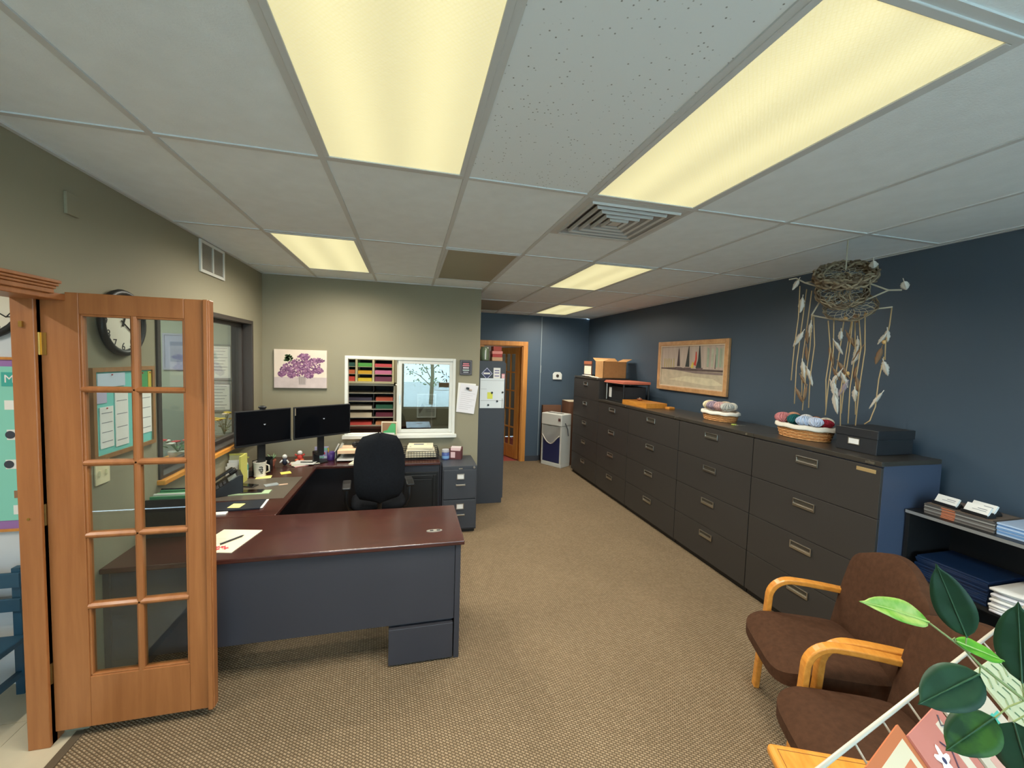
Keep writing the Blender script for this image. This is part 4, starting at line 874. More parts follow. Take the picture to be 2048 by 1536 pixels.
b = MB(); b.mi = 0
for k in range(22):
    x = pcx-0.15+random.uniform(-0.03, 0.04); z = PZ0+0.32+random.uniform(-0.03, 0.03); b.add([(x, py-0.0012, z), (x+0.022, py-0.0012, z+0.012), (x+0.03, py-0.0012, z+0.0), (x+0.012, py-0.0012, z-0.012)], [(0, 1, 2, 3)])
b.build('painted_leaves', mat('paint_leaf', (74, 100, 62), 0.8), t)
v_ = MB().prism([(pcx-0.035, py-0.0014, PZ0+0.125), (pcx+0.045, py-0.0014, PZ0+0.125), (pcx+0.038, py-0.0014, PZ0+0.035), (pcx-0.028, py-0.0014, PZ0+0.035)], (0, 0.0004, 0)).build('painted_vase', mat('paint_vase', (170, 158, 154), 0.7), t)
for dx in (-0.02, 0.0, 0.02): MB().box(pcx+dx, pcx+dx+0.004, py-0.002, py-0.0015, PZ0+0.045, PZ0+0.12).build('painted_stem', mat('paint_stem', (126, 110, 104), 0.7), v_)
# small dark plaque and papers on the grey wall
t = thing('wall_plaque', 'small dark plaque with pink lettering right of the white window', 'sign', (0.645, YG, 1.69))
MB().box(0.574, 0.716, YG-0.014, YG, 1.688, 1.864).build('board', mat('plaque_dark', (58, 54, 60), 0.5), t, bevel=0.002)
rect_frame(MB(), 'y', YG-0.016, YG-0.013, 0.582, 0.708, 1.696, 1.856, 0.006).build('border', mat('plaque_grey', (110, 108, 112), 0.5), t)
for z, w_, c_ in ((1.82, 0.07, (206, 120, 130)), (1.798, 0.08, (206, 120, 130)), (1.772, 0.07, (214, 196, 198)), (1.745, 0.075, (170, 184, 176)), (1.72, 0.06, (150, 150, 156))): MB().box(0.645-w_/2, 0.645+w_/2, YG-0.0165, YG-0.014, z-0.007, z+0.007).build('print_line', mat('plq_%d_%d_%d' % c_, c_, 0.6), t)
t = thing('pinned_papers', 'white papers hung from a black clip at the grey wall corner', 'papers', (0.66, YG, 1.23), 0)
M = Matrix.Translation((0.655, YG-0.006, 1.415)) @ Matrix.Rotation(0.06, 4, 'Y')
MB().box(-0.105, 0.105, -0.002, 0.003, -0.175, 0.175, M).build('sheet', PAPER, t); M2 = Matrix.Translation((0.672, YG-0.010, 1.41)) @ Matrix.Rotation(0.14, 4, 'Y')
fs = MB().box(-0.105, 0.105, -0.002, 0.001, -0.175, 0.165, M2).build('sheet', mat('cool_paper', (222, 220, 224), 0.8), t)
for k in range(9): MB().box(-0.085, 0.085-0.03*(k % 3), -0.0026, -0.002, 0.06-0.024*k, 0.064-0.024*k, M2).build('print_line', mat('faint_ink', (186, 184, 190), 0.8), fs)
MB().box(-0.035, 0.0, -0.02, -0.002, 0.105, 0.13, M2).build('clip', BLACK, t, bevel=0.003); MB().box(0.0, 0.035, -0.012, -0.002, 0.095, 0.112, M2).build('clip_tab', mat('tan_tab', (176, 156, 140), 0.6), t)
# sailboat painting on the blue wall
t = thing('framed_painting', 'wood-framed sailboat painting on the blue wall above the filing cabinets', 'painting', (XR, 4.28, 1.55))
FY0, FY1, FZ0, FZ1 = 3.645, 4.91, 1.552, 2.185
TAN = wood_mat('tan_frame_wood', (176, 128, 82), (204, 158, 108), 0.5, (3, 3, 3), 0.05)
rect_frame(MB(), 'x', XR-0.035, XR, FY0, FY1, FZ0, FZ1, 0.055).build('frame', TAN, t, bevel=0.006)
rect_frame(MB(), 'x', XR-0.028, XR-0.01, FY0+0.05, FY1-0.05, FZ0+0.05, FZ1-0.05, 0.018).build('inner_frame', mat('pale_slip', (206, 186, 158), 0.6), t)
sx = XR-0.018
MB().box(sx, XR-0.004, FY0+0.06, FY1-0.06, FZ0+0.06, FZ1-0.06).build('picture_sheet', mat('paint_sky', (176, 160, 146), 0.8, noise=0.12, nscale=5, stretch=(1, 5, 0.6)), t)
# picture coordinates: u 0 at far/left edge, 1 at right edge
def pu(u): return FY1-0.06-u*(FY1-FY0-0.12)
def pz(v): return FZ0+0.06+v*(FZ1-FZ0-0.12)
def pp(name, pts, c, dx): MB().prism([(sx-dx, pu(u), pz(v)) for u, v in pts], (-0.0004, 0, 0)).build(name, mat('pnt_%d_%d_%d' % c, c, 0.8, noise=0.12, nscale=14), t)
pp('painted_water', ((0, 0), (1, 0), (1, 0.42), (0, 0.42)), (184, 170, 144), 0.0005)
pp('painted_foam', ((0.15, 0.16), (0.45, 0.27), (0.85, 0.24), (1, 0.12), (0.8, 0.08), (0.4, 0.14)), (204, 192, 160), 0.001)
pp('painted_shade', ((0, 0.42), (1, 0.38), (1, 0.33), (0.6, 0.34), (0.3, 0.40)), (128, 112, 106), 0.001)
pp('painted_shore', ((0, 0.45), (0.3, 0.47), (0.55, 0.45), (1, 0.44), (1, 0.395), (0.45, 0.40), (0, 0.425)), (84, 70, 66), 0.0014)
for k, u in enumerate((0.06, 0.10, 0.14, 0.18, 0.23)): pp('painted_reed', ((u, 0.46), (u+0.016, 0.46), (u+0.016, 0.68-0.03*(k % 2)), (u, 0.70)), (168, 154, 104), 0.0012)
for k, u in enumerate((0.76, 0.82, 0.88, 0.93, 0.965)): pp('painted_reed', ((u, 0.5), (u+0.03, 0.5), (u+0.03, 0.9), (u, 0.95-0.03*(k % 2))), ((150, 160, 138), (170, 172, 150), (140, 158, 138))[k % 3], 0.0012)
pp('painted_sail', ((0.295, 0.5), (0.345, 0.5), (0.326, 0.9), (0.318, 0.95), (0.312, 0.9)), (64, 52, 54), 0.0018)
pp('painted_sail', ((0.435, 0.49), (0.50, 0.49), (0.487, 0.98), (0.478, 0.98)), (52, 56, 52), 0.0018)
pp('painted_sail', ((0.60, 0.47), (0.685, 0.47), (0.654, 0.98), (0.642, 0.98), (0.63, 0.65)), (44, 52, 50), 0.0018)
pp('painted_red_sail', ((0.565, 0.55), (0.603, 0.51), (0.612, 0.70), (0.605, 0.85), (0.592, 0.85), (0.588, 0.66)), (190, 66, 48), 0.002)
pp('painted_yellow_sail', ((0.52, 0.47), (0.565, 0.47), (0.572, 0.58), (0.55, 0.62)), (196, 176, 84), 0.002)
pp('painted_mast', ((0.872, 0.46), (0.886, 0.46), (0.882, 0.78), (0.878, 0.78)), (92, 78, 74), 0.0018)
for u in (0.32, 0.47, 0.65): pp('painted_hull', ((u-0.05, 0.475), (u+0.06, 0.475), (u+0.045, 0.42), (u-0.03, 0.42)), (96, 80, 78), 0.0022)
# clock and bulletin board on the left wall behind the glass door
def clock(label, c, r, axis, numerals):
    t = thing('wall_clock', label, 'clock', c)
    c = Vector(c)
    if axis == 'x': U, V, N_ = Vector((0, -1, 0)), Vector((0, 0, 1)), Vector((1, 0, 0))       # faces +x ; viewer's right is -y? (looking toward -x, right = +y)
    else: U, V, N_ = Vector((1, 0, 0)), Vector((0, 0, 1)), Vector((0, -1, 0))
    if axis == 'x': U = Vector((0, 1, 0))
    MB().tube([c+(U*math.cos(2*PI*k/32)+V*math.sin(2*PI*k/32))*(r-0.012)+N_*0.018 for k in range(32)], 0.018, 8, closed=True).build('rim', BLACK, t, smooth=True)
    MB().prism([c+(U*math.cos(2*PI*k/32)+V*math.sin(2*PI*k/32))*(r-0.014) for k in range(32)], N_*0.016).build('face', mat('clock_cream', (230, 222, 204), 0.5), t)
    for k in range(1, 13):
        a = PI/2-2*PI*k/12; p = c+(U*math.cos(a)+V*math.sin(a))*(r*0.74)+N_*0.0166
        text(str(k), r*0.34, frame_at(p, U, V), INK, t, 'numeral')
    for a, l, w_ in ((1.2, 0.5, 0.008), (-0.6, 0.7, 0.006)):
        d_ = U*math.cos(a)+V*math.sin(a); MB().tube([c+N_*0.02-d_*0.02, c+N_*0.02+d_*r*l], w_/2, 6).build('hand', BLACK, t)
clock('black-rimmed wall clock on the olive wall behind the open glass door', (XL, 2.63, 2.015), 0.172, 'x', True)
clock('large black-rimmed clock on the hall wall seen past the door jamb', (-2.17, 2.75, 2.10), 0.19, 'y', True)
t = thing('bulletin_board', 'wood-framed bulletin board with calendars behind the open glass door', 'bulletin board', (XL, 2.65, 1.32))
rect_frame(MB(), 'x', XL, XL+0.02, 2.40, 2.895, 1.315, 1.78, 0.022).build('frame', wood_mat('board_frame', (140, 100, 60), (164, 120, 76), 0.5), t)
MB().box(XL, XL+0.010, 2.42, 2.875, 1.335, 1.76).build('board', mat('turquoise_sheet', (120, 200, 190), 0.7), t)
WM_ = [('calendar_page', 'white lined calendar page in the middle of the bulletin board', 2.56, 2.66, 1.36, 1.66, PAPER), ('notice', 'white lined notice at the lower left of the bulletin board', 2.45, 2.545, 1.37, 1.58, PAPER), ('notice', 'pale blue notice across the top left of the bulletin board', 2.44, 2.64, 1.68, 1.75, mat('pale_blue_sheet', (200, 214, 230), 0.7)), ('calendar_page', 'white calendar page at the right of the bulletin board', 2.70, 2.865, 1.39, 1.64, PAPER), ('picture_card', 'green picture card at the top right of the bulletin board', 2.74, 2.835, 1.645, 1.75, mat('green_print', (70, 150, 90), 0.7)), ('picture_card', 'yellowish strip at the far right edge of the bulletin board', 2.84, 2.87, 1.645, 1.75, mat('yellowish_print', (196, 180, 70), 0.7)), ('notice', 'small lavender notice at the left of the bulletin board', 2.43, 2.50, 1.60, 1.67, mat('lavender_sheet', (186, 180, 204), 0.7))]
for n_, lb_, y0, y1, z0, z1, m_ in WM_:
    s_ = thing(n_, lb_, 'notice', (XL+0.011, (y0+y1)/2, z0), 0, 'sheets pinned on the bulletin board')
    MB().box(XL+0.0105, XL+0.014, y0, y1, z0, z1).build('sheet', m_, s_)
    MB().ell((XL+0.016, (y0+y1)/2, z1-0.008), (0.004, 0.004, 0.004), 8, 5).build('pin', TR, s_)
    if m_ is PAPER:
        for k in range(4): MB().box(XL+0.014, XL+0.0146, y0+0.01, y1-0.01, z0+0.03+k*(z1-z0)/4.3, z0+0.034+k*(z1-z0)/4.3).build('print_line', GREYINK, s_)
# hall: poster board and chair
t = thing('poster_board', 'turquoise poster board with logos in a wood frame on the hall wall', 'poster', (-2.45, 2.75, 0.88))
HX0, HX1, HZ0, HZ1 = -2.85, -1.96, 0.872, 1.815
rect_frame(MB(), 'y', 2.73, 2.75, HX0, HX1, HZ0, HZ1, 0.014).build('frame', OAKV, t)
MB().box(HX0+0.012, HX1-0.012, 2.738, 2.75, HZ0+0.012, HZ1-0.012).build('border_sheet', mat('purple_border', (150, 110, 168), 0.7), t)
MB().box(HX0+0.02, HX1-0.02, 2.735, 2.74, HZ0+0.06, HZ1-0.05).build('board', mat('mint_turquoise', (134, 206, 186), 0.7), t)
TQ = mat('deep_turquoise', (64, 168, 156), 0.7)
for k, ch in enumerate('ME'):
    x = -2.06-0.075*k; MB().box(x-0.034, x+0.034, 2.733, 2.735, 1.66, 1.735).build('letter_card', TQ, t); text(ch, 0.06, frame_at((x, 2.7325, 1.698), (1, 0, 0), (0, 0, 1)), PAPER, t)
for (x, z, w_, h_) in ((-2.03, 1.56, 0.11, 0.05), (-2.02, 1.475, 0.05, 0.04), (-2.03, 1.40, 0.10, 0.055), (-2.035, 1.24, 0.11, 0.05), (-2.02, 0.99, 0.09, 0.05), (-2.20, 1.45, 0.12, 0.08), (-2.22, 1.10, 0.10, 0.08)):
    MB().box(x-w_/2, x+w_/2, 2.733, 2.735, z-h_/2, z+h_/2).build('logo_card', PAPER, t)
for x, z in ((-2.065, 1.40), (-2.075, 1.24)): MB().cyl((x, 2.7325, z), (x, 2.731, z), 0.021, n=20).build('logo_disc', mat('logo_navy', (58, 62, 72), 0.6), t)
text('V', 0.045, frame_at((-2.02, 2.7325, 1.24), (1, 0, 0), (0, 0, 1)), INK, t); text('f', 0.045, frame_at((-2.022, 2.7325, 1.40), (1, 0, 0), (0, 0, 1)), INK, t); text('Lei', 0.026, frame_at((-2.03, 2.7325, 1.56), (1, 0, 0), (0, 0, 1)), mat('lav_ink', (120, 112, 150), 0.7), t)
MB().box(-2.06, -1.985, 2.733, 2.735, 1.055, 1.095).build('logo_card', mat('logo_brown', (150, 110, 80), 0.6), t)
BLUEW = mat('blue_painted_wood', (36, 74, 96), 0.5, noise=0.1, nscale=10)
t = thing('wooden_chair', 'blue painted wooden chair in the hall past the door jamb', 'chair', (-2.2, 2.47, 0), 0)
for k, (z0, z1) in enumerate(((0.60, 0.68), (0.47, 0.54))): MB().box(-2.36, -1.985, 2.640, 2.6545, z0, z1).build('back_slat', BLUEW, t, bevel=0.004)
for x in (-2.335, -2.01):
    MB().box(x-0.018, x+0.018, 2.655, 2.69, 0, 0.70).build('back_leg', BLUEW, t); MB().box(x-0.018, x+0.018, 2.30, 2.335, 0, 0.30).build('front_leg', BLUEW, t); MB().box(x-0.012, x+0.012, 2.335, 2.655, 0.10, 0.13).build('stretcher', BLUEW, t)
MB().box(-2.38, -1.965, 2.28, 2.653, 0.302, 0.335).build('seat', BLUEW, t, bevel=0.006)
# things seen through the dark-framed window
GRF = mat('grey_frame', (120, 122, 118), 0.5)
for lab, x0, x1, z0, z1, fm, nl in (('upper framed certificate on the far office wall', -2.20, -1.95, 1.56, 1.96, GRF, 8), ('lower framed certificate on the far office wall', -2.20, -1.96, 1.20, 1.53, GRF, 9), ('lavender-matted framed picture on the far office wall', -2.62, -2.36, 1.66, 2.06, mat('lav_frame', (150, 148, 170), 0.5), 0)):
    t = thing('framed_certificate', lab, 'picture frame', ((x0+x1)/2, 5.25, z0))
    rect_frame(MB(), 'y', 5.23, 5.25, x0, x1, z0, z1, 0.02).build('frame', fm, t); s_ = MB().box(x0+0.015, x1-0.015, 5.236, 5.25, z0+0.015, z1-0.015).build('sheet', mat('cert_sheet', (196, 198, 192), 0.6) if nl else mat('lav_sheet', (150, 150, 178), 0.6), t)
    for k in range(nl): MB().box(x0+0.05, x1-0.05-0.02*(k % 3), 5.234, 5.236, z1-0.05-k*0.035, z1-0.042-k*0.035).build('print_line', GREYINK, s_)
    if not nl: MB().box(x0+0.07, x1-0.07, 5.233, 5.236, z0+0.09, z1-0.09).build('print_patch', mat('slate_blue_print', (110, 116, 150), 0.6), s_)
def flowers(label, x, y, z, h, cols, leafc, n, spread, potc, potr=0.06):
    t = thing('flower_pot', label, 'potted flowers', (x, y, z))
    MB().lathe([(potr*0.75, 0), (potr, 0.10), (potr*1.08, 0.10), (potr*1.08, 0.12), (0, 0.115)], (x, y, z), 16).build('pot', potc, t)
    lm = mat('leaf_%d_%d_%d' % leafc, leafc, 0.6)
    for k in range(n*3):
        a = random.uniform(0, 2*PI); r = random.uniform(0.2, 1)*spread; zz = z+0.12+random.uniform(0.1, 0.85)*h*(1-0.4*r/spread); p = Vector((x+r*math.cos(a), y+r*math.sin(a), zz)); d_ = Vector((math.cos(a), math.sin(a), random.uniform(-0.5, 0.6))).normalized(); sd = d_.cross(Vector((0, 0, 1))).normalized(); L_ = random.uniform(0.04, 0.07)
        MB().add([p, p+d_*L_*0.5+sd*L_*0.22, p+d_*L_, p+d_*L_*0.5-sd*L_*0.22, p+d_*L_*0.5+Vector((0, 0, -0.004))], [(0, 1, 4), (1, 2, 4), (2, 3, 4), (3, 0, 4)]).build('leaf', lm, t)
    for k in range(n):
        a = random.uniform(0, 2*PI); r = random.uniform(0.1, 0.8)*spread; p = Vector((x+r*math.cos(a), y+r*math.sin(a), z+0.12+h*random.uniform(0.65, 1)))
        MB().tube([(x, y, z+0.11), ((x+p.x)/2, (y+p.y)/2, (z+0.11+p.z)/2+0.02), p], 0.0025, 5).build('stem', lm, t)
        b = MB(); b.ell(p, (0.012, 0.012, 0.01), 8, 5); np_ = 7
        for q in range(np_):
            aa = 2*PI*q/np_; b.ell(p+Vector((0.02*math.cos(aa), 0.02*math.sin(aa), 0.0)), (0.014, 0.014, 0.006), 7, 4)
        b.build('blossom', mat('petal_%d_%d_%d' % cols[k % len(cols)], cols[k % len(cols)], 0.6), t, smooth=True)
flowers('yellow and cream flowers in a pot behind the dark-framed window', -1.80, 4.62, 0.932, 0.22, ((212, 176, 60), (206, 180, 70), (214, 196, 176)), (96, 100, 62), 9, 0.12, mat('grey_pot', (110, 112, 104), 0.6), 0.075)
flowers('red and white flowering plant in a pale pot behind the dark-framed window', -1.84, 3.86, 0.932, 0.10, ((196, 66, 70), (220, 214, 206)), (62, 92, 54), 5, 0.13, mat('white_pot', (206, 204, 194), 0.5), 0.06)
t = thing('side_table', 'low cabinet carrying the flower pots behind the dark-framed window', 'table', (-1.9, 4.1, 0))
MB().box(-2.10, -1.71, 3.2, 5.0, 0.89, 0.93).build('top', OAK, t); MB().box(-2.08, -1.72, 3.22, 4.98, 0, 0.89).build('body', mat('dull_brown_cabinet', (90, 72, 56), 0.6), t)
# mail sorters seen through the open half of the white window
t = thing('paper_sorter', 'pale yellow paper sorter with coloured paper seen through the white window, upper unit', 'paper sorter', (-0.55, 5.65, 1.53))
PYEL = mat('pale_yellow_wood', (214, 202, 164), 0.6); SY = 5.5
cols = [-0.90, -0.655, -0.45, -0.215]
for x in (-0.91, -0.66, -0.455, -0.21): MB().box(x-0.012, x+0.012, SY, SY+0.3, 1.55, 1.93).build('divider', PYEL, t)
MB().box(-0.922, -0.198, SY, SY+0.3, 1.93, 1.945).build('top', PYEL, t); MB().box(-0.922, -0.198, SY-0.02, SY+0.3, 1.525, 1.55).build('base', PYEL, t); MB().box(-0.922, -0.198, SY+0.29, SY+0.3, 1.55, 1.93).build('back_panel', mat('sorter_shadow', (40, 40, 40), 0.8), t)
scol = {0: [(210, 70, 60), (226, 120, 80), (50, 96, 88), (60, 150, 130)], 1: [(224, 196, 60), (236, 180, 50), (96, 176, 84), (236, 200, 120)], 2: [(120, 60, 90), (226, 130, 170), (220, 86, 92), (206, 140, 140)]}
for c_ in range(3):
    x0, x1 = (-0.895, -0.675) if c_ == 0 else ((-0.645, -0.47) if c_ == 1 else (-0.44, -0.225))
    for r_ in range(4):
        z = 1.552+0.094*r_
        if r_: MB().box(x0-0.003, x1+0.003, SY+0.01, SY+0.29, z-0.006, z-0.002).build('shelf', PYEL, t)
        h_ = random.uniform(0.035, 0.06); cc = scol[c_][r_]
        tag(MB().box(x0+0.004, x1-0.004, SY+0.012, SY+0.28, z, z+h_).build('paper_ream', mat('ream_%d_%d_%d' % cc, cc, 0.7)), 'coloured paper in the upper sorter, %s column, %s' % (('left', 'middle', 'right')[c_], ('bottom slot', 'second slot from the bottom', 'third slot from the bottom', 'top slot')[r_]), 'paper', 'coloured paper in the sorters')
t = thing('paper_sorter', 'grey mail sorter with dark compartments seen through the white window, lower unit', 'paper sorter', (-0.55, 5.65, 0.98))
GS = mat('sorter_grey', (176, 168, 150), 0.6)
for x in (-0.92, -0.19): MB().box(x-0.012, x+0.012, SY+0.0, SY+0.32, 0.98, 1.52).build('side', GS, t)
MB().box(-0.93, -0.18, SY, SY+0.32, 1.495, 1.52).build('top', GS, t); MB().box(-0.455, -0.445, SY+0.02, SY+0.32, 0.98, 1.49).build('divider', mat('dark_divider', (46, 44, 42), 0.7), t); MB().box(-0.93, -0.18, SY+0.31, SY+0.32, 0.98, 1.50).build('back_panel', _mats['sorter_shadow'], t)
dcol = [[(210, 76, 66), (206, 140, 96)], [(206, 188, 160), (110, 40, 60)], [(206, 196, 176), (40, 96, 70)], [(70, 62, 80), (206, 96, 70)]]
for r_ in range(5):
    z = 0.98+0.105*r_
    if r_ < 5: MB().box(-0.92, -0.19, SY-0.005, SY+0.31, z-0.006, z+0.004).build('shelf', GS, t)
    if r_ < 4:
        for q, (x0, x1) in enumerate(((-0.80, -0.47), (-0.42, -0.21))):
            cc = dcol[r_][q]; h_ = random.uniform(0.03, 0.06); tag(MB().box(x0, x1, SY+0.01, SY+0.29, z+0.0045, z+0.0045+h_).build('paper_ream', mat('ream_%d_%d_%d' % cc, cc, 0.7)), 'paper in the lower grey sorter, %s column, %s' % (('left', 'right')[q], ('lowest slot', 'second slot from the bottom', 'third slot from the bottom', 'top slot')[r_]), 'paper', 'coloured paper in the sorters')
t = thing('mail_table', 'dark wooden counter under the paper sorters behind the white window', 'table', (-0.5, 5.7, 0))
MB().box(-1.2, 0.3, SY-0.05, SY+0.45, 0.945, 0.972).build('top', MAHOG, t); MB().box(-1.18, 0.28, SY, SY+0.42, 0, 0.945).build('body', MAHOG, t)
t = thing('white_cable', 'white cord hanging beside the paper sorters', 'cord', (-0.15, 5.48, 1.2)); MB().tube([(-0.175, 5.47, 1.52), (-0.14, 5.46, 1.50), (-0.13, 5.46, 1.40), (-0.14, 5.46, 1.28)], 0.008, 6).build('cord', PAPER, t, smooth=True); MB().ell((-0.14, 5.46, 1.275), (0.012, 0.012, 0.02)).build('cord_end', PAPER, t, smooth=True)
t = thing('notice_board', 'white framed notice on the mail room wall seen through the sliding glass', 'notice', (0.26, 6.6, 0.92))
rect_frame(MB(), 'y', 6.575, 6.6, 0.12, 0.42, 0.92, 1.30, 0.02).build('frame', PAPER, t); s_ = MB().box(0.135, 0.405, 6.58, 6.598, 0.935, 1.285).build('sheet', mat('grey_print_sheet', (176, 174, 166), 0.7), t)
for k in range(6): MB().box(0.26, 0.39, 6.576, 6.58, 1.02+0.035*k, 1.03+0.035*k).build('print_line', GREYINK, s_)
MB().prism([(0.16, 6.578, 0.98), (0.24, 6.578, 1.10), (0.20, 6.578, 1.15), (0.15, 6.578, 1.05)], (0, 0.001, 0)).build('print_patch', mat('dark_print', (90, 82, 78), 0.7), s_)
# things on top of the tall slate cabinet
t = thing('glass_jar', 'greenish glass jar on top of the tall slate cabinet', 'jar', (0.945, 5.24, 1.863)); MB().lathe([(0.055, 0), (0.06, 0.01), (0.06, 0.14), (0.05, 0.16), (0.05, 0.18), (0.046, 0.18), (0.054, 0.135), (0.054, 0.012), (0, 0.01)], (0.945, 5.24, 1.863), 18).build('body', mat('greenish_glass', (120, 132, 104), 0.2), t, smooth=True); MB().box(0.94, 0.955, 5.178, 5.182, 1.88, 2.0).build('label_strip', PAPER, t)
for k, (w_, z0, z1, c_, lb_) in enumerate(((0.07, 0, 0.049, (206, 160, 120), 'tan box at the bottom of the pile on the tall slate cabinet'), (0.065, 0.05, 0.089, (180, 60, 56), 'red box second from the bottom on the tall slate cabinet'), (0.07, 0.09, 0.129, (226, 140, 130), 'pink box third from the bottom on the tall slate cabinet'), (0.055, 0.13, 0.19, (170, 66, 50), 'dark red box topmost of the pile on the tall slate cabinet'))): tag(MB().box(1.105-w_, 1.105+w_, 5.18, 5.34, 1.863+z0, 1.863+z1).build('gift_box', mat('bx_%d_%d_%d' % c_, c_, 0.6), bevel=0.003), lb_, 'box', 'boxes on the tall slate cabinet')
# ------------------------------------------------------------------ things on the filing cabinets
ZT = CZ+0.0008
# black box with label
t = thing('storage_box', 'black storage box with a white label on the nearest filing cabinet', 'box', (3.05, 2.0, ZT))
BK = mat('black_card', (34, 36, 40), 0.5)
MB().box(2.885, 3.20, 1.90, 2.155, ZT, ZT+0.125).build('body', BK, t, bevel=0.003); MB().box(2.879, 3.206, 1.894, 2.161, ZT+0.10, ZT+0.158).build('lid', BK, t, bevel=0.004)
lb = rect_frame(MB(), 'x', 2.880, 2.885, 2.0, 2.075, ZT+0.045, ZT+0.09, 0.005).build('label_holder', CHROME, t); MB().box(2.881, 2.8845, 2.005, 2.07, ZT+0.05, ZT+0.085).build('label_card', PAPER, lb)
def basket(name_lab, cx, cy, a, b_, h, liner):
    t = thing('wicker_basket', name_lab, 'basket', (cx, cy, ZT))
    def ring(z, f, n=40): return [(cx+b_*f*math.cos(2*PI*k/n), cy+a*f*math.sin(2*PI*k/n), z) for k in range(n)]
    W1 = mat('wicker_honey', (190, 128, 70), 0.6, noise=0.2, nscale=60); W2 = mat('wicker_pale', (214, 158, 100), 0.6, noise=0.2, nscale=60)
    rows = 8
    for k in range(rows):
        z = ZT+0.006+h*k/rows; f = 0.86+0.12*k/rows
        pts = []
        n = 72
        for q in range(n):
            aa = 2*PI*q/n; w_ = 1+0.018*math.cos(18*aa+PI*(k % 2)); pts.append((cx+b_*f*w_*math.cos(aa), cy+a*f*w_*math.sin(aa), z))
        MB().tube(pts, 0.0062, 6, closed=True).build('weave_row', W1 if k % 2 else W2, t, smooth=True)
    b = MB()
    for q in range(36):
        aa = 2*PI*q/36; b.tube([(cx+b_*0.855*math.cos(aa), cy+a*0.855*math.sin(aa), ZT+0.002), (cx+b_*0.98*math.cos(aa), cy+a*0.98*math.sin(aa), ZT+h+0.004)], 0.003, 5)
    b.build('stakes', W2, t); MB().prism(ring(ZT+0.001, 0.84), (0, 0, 0.004)).build('bottom', W1, t)
    # cloth liner folded over the rim
    rows_ = []
    for (f, z) in ((0.80, ZT+h*0.4), (0.90, ZT+h), (0.99, ZT+h+0.018), (1.06, ZT+h+0.012), (1.075, ZT+h-0.008), (1.065, ZT+h-0.014)):
        rr = []
        for q in range(49):
            aa = 2*PI*q/48; wv = 1+0.012*math.sin(aa*11)*(1 if z < ZT+h+0.015 else 0.5); rr.append((cx+b_*f*wv*math.cos(aa), cy+a*f*wv*math.sin(aa), z+0.003*math.sin(aa*9)))
        rows_.append(rr)
    MB().grid(rows_).build('liner', liner, t, smooth=True, solid=0.004)
    return t
basket('wicker basket with white liner on the nearest filing cabinet', 3.005, 2.49, 0.215, 0.135, 0.092, mat('white_liner', (228, 222, 208), 0.8))
basket('wicker basket with white liner on the cabinets under the sailboat painting', 3.02, 3.40, 0.20, 0.13, 0.08, _mats['white_liner'])
def bundle(label, x, y, z, r, col, group, rz=0.0, knit=True):
    t = thing('knitted_bundle', label, 'yarn bundle', (x, y, z-r*0.8), rz, group)
    m_ = mat('yarn_%d_%d_%d' % col, col, 0.9, spec=0.1, noise=0.15, nscale=70, bump=0.4, bscale=120)
    b = MB(); b.ell((0, 0, r*0.8), (r*0.9, r*1.15, r*0.72), 14, 9, jit=0.03); b.build('core', m_, t, local=True, smooth=True)
    b = MB()
    for k in range(9):
        a = PI*k/9; ax = Vector((math.cos(a), math.sin(a), 0.25*math.sin(3*a))).normalized(); u = ax.orthogonal().normalized(); v = ax.cross(u)
        b.tube([Vector((0, 0, r*0.8))+Vector((p.x*0.92, p.y*1.17, p.z*0.74)) for p in [(u*math.cos(2*PI*q/20)+v*math.sin(2*PI*q/20)+ax*0.2*math.sin(k))*r*1.0 for q in range(20)]], r*0.11, 6, closed=True)
    b.build('yarn_loops', m_, t, local=True, smooth=True)
g1 = 'bundles in the basket on the nearest cabinet'; zb = ZT+0.132
for lab, dx, dy, r, col in (('dusty pink yarn bundle at the far end of the nearest basket', -0.05, 0.14, 0.055, (198, 130, 132)), ('peach yarn bundle behind the pink one in the nearest basket', 0.04, 0.13, 0.05, (214, 160, 128)), ('dark teal yarn bundle in the middle of the nearest basket', -0.06, 0.035, 0.052, (40, 96, 98)),
                            ('pale blue yarn bundle right of the teal one in the nearest basket', -0.065, -0.05, 0.05, (190, 204, 226)), ('white yarn bundle at the back of the nearest basket', 0.05, 0.03, 0.052, (226, 226, 228)), ('tan and orange yarn bundle at the back of the nearest basket', 0.045, -0.05, 0.042, (176, 112, 70)),
                            ('icy blue-white yarn bundle at the near front of the nearest basket', -0.05, -0.12, 0.046, (206, 216, 236)), ('crimson yarn bundle at the near end of the nearest basket', 0.01, -0.155, 0.04, (150, 44, 56)), ('cream yarn bundle by the near back rim of the nearest basket', 0.065, -0.11, 0.045, (218, 204, 184))):
    bundle(lab, 3.005+dx, 2.49+dy*1.03, zb+random.uniform(0.0, 0.015), r*0.95, col, g1, random.uniform(0, 3))
g2 = 'bundles in the basket under the painting'
for lab, dx, dy, r, col in (('cream yarn bundle at the far end of the basket under the painting', -0.02, 0.125, 0.058, (226, 212, 176)), ('lilac grey yarn bundle in the basket under the painting', -0.04, 0.05, 0.056, (160, 142, 154)), ('pinkish yarn bundle in the basket under the painting', -0.035, -0.03, 0.056, (196, 160, 156)),
                            ('pale grey yarn bundle at the near end of the basket under the painting', -0.02, -0.11, 0.054, (188, 186, 178)), ('beige yarn bundle at the back of the basket under the painting', 0.06, 0.0, 0.056, (206, 186, 160)), ('ivory yarn bundle at the back near end of the basket under the painting', 0.055, -0.09, 0.05, (224, 216, 200))):
    bundle(lab, 3.02+dx, 3.40+dy, zb+0.012, r*0.95, col, g2, random.uniform(0, 3))
